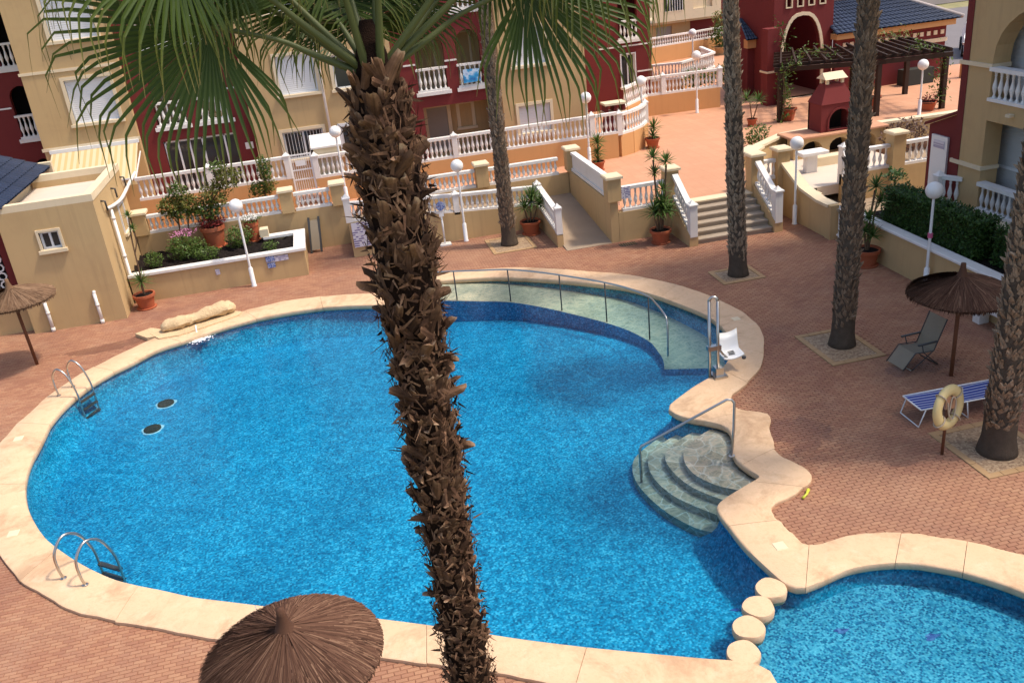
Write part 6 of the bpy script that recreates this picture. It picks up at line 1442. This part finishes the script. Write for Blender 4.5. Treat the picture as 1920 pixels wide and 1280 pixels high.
def frond(root, base, az, el, plen, R_, roll, rr, nseg=44, sec=7, droop=1.0, spread=150):
    az, el, roll = radians(az), radians(el), radians(roll); base = V(base)
    d0 = V((cos(az)*cos(el), sin(az)*cos(el), sin(el))); bend = .30*plen
    mid = base+d0*plen*.55; hub = base+d0*plen-V((0,0,bend*.35*cos(el)))
    d = (hub-mid).normalized(); side = d.cross(V((0,0,1))).normalized(); up = side.cross(d)
    s = side*cos(roll)+up*sin(roll)
    b = B(); fan(b, hub, d, s, R_, rr, nseg, spread, sec, droop); o = part(b, 'frond', MT['frond'], root, fix=False)
    pb = B(); pb.tube(crom([base-d0*.12, base+d0*plen*.3, mid, hub, hub+d*R_*.12], 4), [.030,.028,.026,.024,.022,.020,.018,.017,.016,.015,.015,.014,.013,.012,.011,.010,.006][:17], 7); part(pb, 'petiole', MT['petiole'], o, smooth=True)
def boot_mesh(k, rr):
    """stub of an old leaf base: a broad curved plate with a torn, broken end"""
    w = .040+.030*rr.random(); L_ = .11+.12*rr.random(); b = B(); vs = []; tt = []
    cv = rr.uniform(.01,.05)
    for j, (u, ww, th) in enumerate(((0,1.0,.030),(.5,.92,.024),(.85,.78,.016))):
        x = cv*u*u; z = u*L_
        vs += [(x-.004,-w*ww,z),(x+th,-w*ww*.35,z),(x+th,w*ww*.35,z),(x-.004,w*ww,z),(x-.012,0,z)]; tt += [.1+.4*u]*5
    fs = []
    for j in range(2):
        a = 5*j
        for i in range(5): fs.append((a+i,a+(i+1)%5,a+5+(i+1)%5,a+5+i))
    e = [L_*rr.uniform(.9,1.2) for _ in range(4)]
    vs += [(cv+.0,-w*.6,e[0]),(cv+.012,-w*.18,e[1]),(cv+.010,w*.25,e[2]),(cv+.0,w*.55,e[3])]; tt += [.95]*4
    fs += [(10,11,16,15),(11,12,17,16),(12,13,18,17),(14,10,15),(13,14,18),(14,15,16),(14,16,17),(14,17,18)]
    b.add(vs, fs, tt); return b
rr = random.Random(11)
px_, py_ = .36, 6.0
palm = thing('fan_palm', 'big shaggy fan palm in the foreground in front of the pool', 'palm tree', (px_,py_,0))
rad = lambda z: (.34-.16*z if z < 1 else .18-.01*(z-1)/2 if z < 3 else .170-.010*min(1,(z-3)/2) if z < 5 else .163+.009*(z-5) if z < 8 else .195-.10*(z-8))
zs = [0,.25,.5,1,1.5,2,3,4,5,6,7,7.6,8.0,8.4,8.7,8.9]
b = B(); b.tube([(px_,py_,z) for z in zs], [rad(z)*(1 if z < 8.5 else .8 if z < 8.8 else .4) for z in zs], 20); trunk = part(b, 'trunk', MT['bark_core'], palm, smooth=True)
boots = [boot_mesh(k, rr) for k in range(9)]; boot_me = [bb.mesh('leaf_base', MT['bark']) for bb in boots]
spots = []; z = .5; row = 0
while z < 8.52:
    n = 11
    for i in range(n):
        a = rr.uniform(0,2*pi); zz = z+rr.gauss(0,.05)
        big = .73 if zz > 6.6 else .66 if zz > 4.6 else .54
        tilt = rr.gauss(.09,.20)*(1.0 if zz > 5.5 else .7)
        if rr.random() < .03: tilt += .7
        spots.append((a, zz, tilt, big*(.6+.9*rr.random()), rr.gauss(0,.6), rr.randrange(9)))
    z += .052; row += 1
facing = sorted([s for s in spots if sin(s[0]) < .15 and s[1] > 3.1], key=lambda s: -s[1]*0-(.6-sin(s[0]))*1.0-s[3]*.8)[:300]; fset = set(id(s) for s in facing)
joined = B()
for s in spots:
    a, zz, tilt, sc_, tw, k = s
    m = Matrix.Translation((px_+cos(a)*(rad(zz)-.02), py_+sin(a)*(rad(zz)-.02), zz)) @ Matrix.Rotation(a, 4, 'Z') @ Matrix.Rotation(tilt, 4, 'Y') @ Matrix.Rotation(tw, 4, 'X') @ Matrix.Diagonal((1.1*sc_, sc_, sc_, 1))
    if id(s) in fset:
        o = link('leaf_base', boot_me[k], trunk); m2 = m.copy(); m2.translation -= base_of(trunk); o.matrix_local = m2
    else:
        joined.add([m @ V(v) for v in boots[k].v], boots[k].f, boots[k].a)
part(joined, 'leaf_base_bark', MT['bark'], trunk, kind='stuff')
b = B()                                                        # loose fibres and splinters
for k in range(5200):
    a = rr.uniform(0,2*pi); zz = rr.uniform(1.0,8.45); r0 = rad(zz)+rr.uniform(.02,.065); L_ = rr.uniform(.04,.15 if zz > 5.5 else .10)
    p = V((px_+cos(a)*r0, py_+sin(a)*r0, zz)); d = V((cos(a)*rr.uniform(-.1,.5)-sin(a)*rr.gauss(0,.6), sin(a)*rr.uniform(-.1,.5)+cos(a)*rr.gauss(0,.6), rr.gauss(.35,.7))).normalized()
    s = d.cross(V((cos(a),sin(a),0))).normalized()*rr.uniform(.003,.014); t0 = min(1, max(.02, rr.gauss(.55,.4)))
    b.add([p-s, p+s, p+d*L_*.6+s*.7, p+d*L_, p+d*L_*.6-s*.7], [(0,1,2,4),(4,2,3)], t0)
part(b, 'loose_fibre', MT['bark'], trunk, kind='stuff', fix=False)
CR = (px_, py_, 8.62)
LEAVES = [ # azimuth, elevation, petiole, radius, roll, droop
 (182,29,.95,1.22,66,.95), (168,50,1.1,1.1,25,1.0), (150,36,1.1,1.05,30,1.0), (194,44,1.3,1.1,60,1.05),
 (8,27,1.1,1.25,-66,1.0), (-2,36,1.55,1.22,-55,1.0), (26,36,1.15,1.15,-40,1.0), (350,46,1.35,1.15,-35,1.1),
 (92,34,.5,.95,0,.9), (70,44,.6,1.0,-25,.9), (118,46,.6,1.0,20,.9), (100,60,.7,1.05,0,.8), (60,76,1.0,1.15,10,.7),
 (235,76,1.0,1.15,0,.8), (300,78,1.0,1.15,0,.8)]
for az, el, pl, R_, ro, dr in LEAVES: frond(palm, (CR[0]+.1*cos(radians(az)), CR[1]+.1*sin(radians(az)), CR[2]-.12+.2*sin(radians(el))), az, el, pl, R_, ro, rr, 70, 10, dr)
# palms round the pool: trunk with lozenge leaf scars, crown high above
def pool_palm(x, y, label, h, lean, rz, src=None, sxy=1.0):
    if src is not None:
        o = copy_tree(src); o.location = (x,y,0); o.rotation_euler = (lean[1], lean[0], rz); o['label'] = label; o.scale = (sxy, sxy, 1); return o
    rr = random.Random(21); t = thing('slim_palm', label, 'palm tree', (0,0,0), 'tall fan palms beside the pool')
    rd = lambda z: .34-.2*z if z < .3 else .28-.03*(z-.3) if z < .8 else .265-.010*(z-.8)
    zs = [-.05,.1,.3,.55,.8,1.5,3,5,7,9,h]; b = B(); b.tube([(0,0,z) for z in zs], [rd(z) for z in zs], 18); tr = part(b, 'trunk', MT['bark2_core'], t, smooth=True)
    b = B(); z = .62; row = 0
    while z < h:
        n = 12
        for i in range(n):
            a = rr.uniform(0,2*pi); zz = z+rr.gauss(0,.05); r = rd(zz)-.012; ti = rr.uniform(.0,.035)+(.06 if rr.random() < .05 else 0); w = .035+.03*rr.random(); l = .09+.08*rr.random()
            ra = V((cos(a),sin(a),0)); ta = V((-sin(a),cos(a),0)); p = ra*r+V((0,0,zz)); t0 = rr.random()
            b.add([p-ta*w, p+ra*.02-V((0,0,.02)), p+ta*w, p+ra*(ti+.01)+V((0,0,l*.62))+ta*rr.gauss(0,.02), p+ra*(ti+.035)+V((0,0,l))+ta*rr.gauss(0,.02), p+ra*.0+V((0,0,l*.7))], [(0,1,3),(1,2,3),(0,3,4),(2,4,3),(0,4,5),(2,5,4)], [t0*.3,t0*.4,t0*.3,.2+t0*.5,.5+t0*.5,.1])
        z += .055; row += 1
    part(b, 'bark_scales', MT['bark2'], tr, kind='stuff', fix=False)
    for k in range(15):
        el = 72-88*(k/15)**1.2; frond(t, (0,0,h-.1), k*137.5, el, 1.05, 1.0, rr.gauss(0,15), rr, 24, 5, 1.1, 125)
    t.location = (x,y,0); t.rotation_euler = (lean[1], lean[0], rz); t.scale = (.92,.92,1); return t
p3 = pool_palm(10.6,16.84,'tall palm at the middle of the right hand row', 9.6, (radians(2.0),0), .4)
pool_palm(10.48,21.95,'tall palm nearest the stairs', 9.8, (radians(2.4),0), 1.9, p3, .88)
pool_palm(10.66,11.85,'palm standing beside the lifebuoy post at the right edge', 9.4, (0,0), 3.4, p3, 1.02)
pool_palm(5.2,27.9,'palm in front of the ramp wall behind the pool', 9.6, (0,0), 5.0, p3, .88)
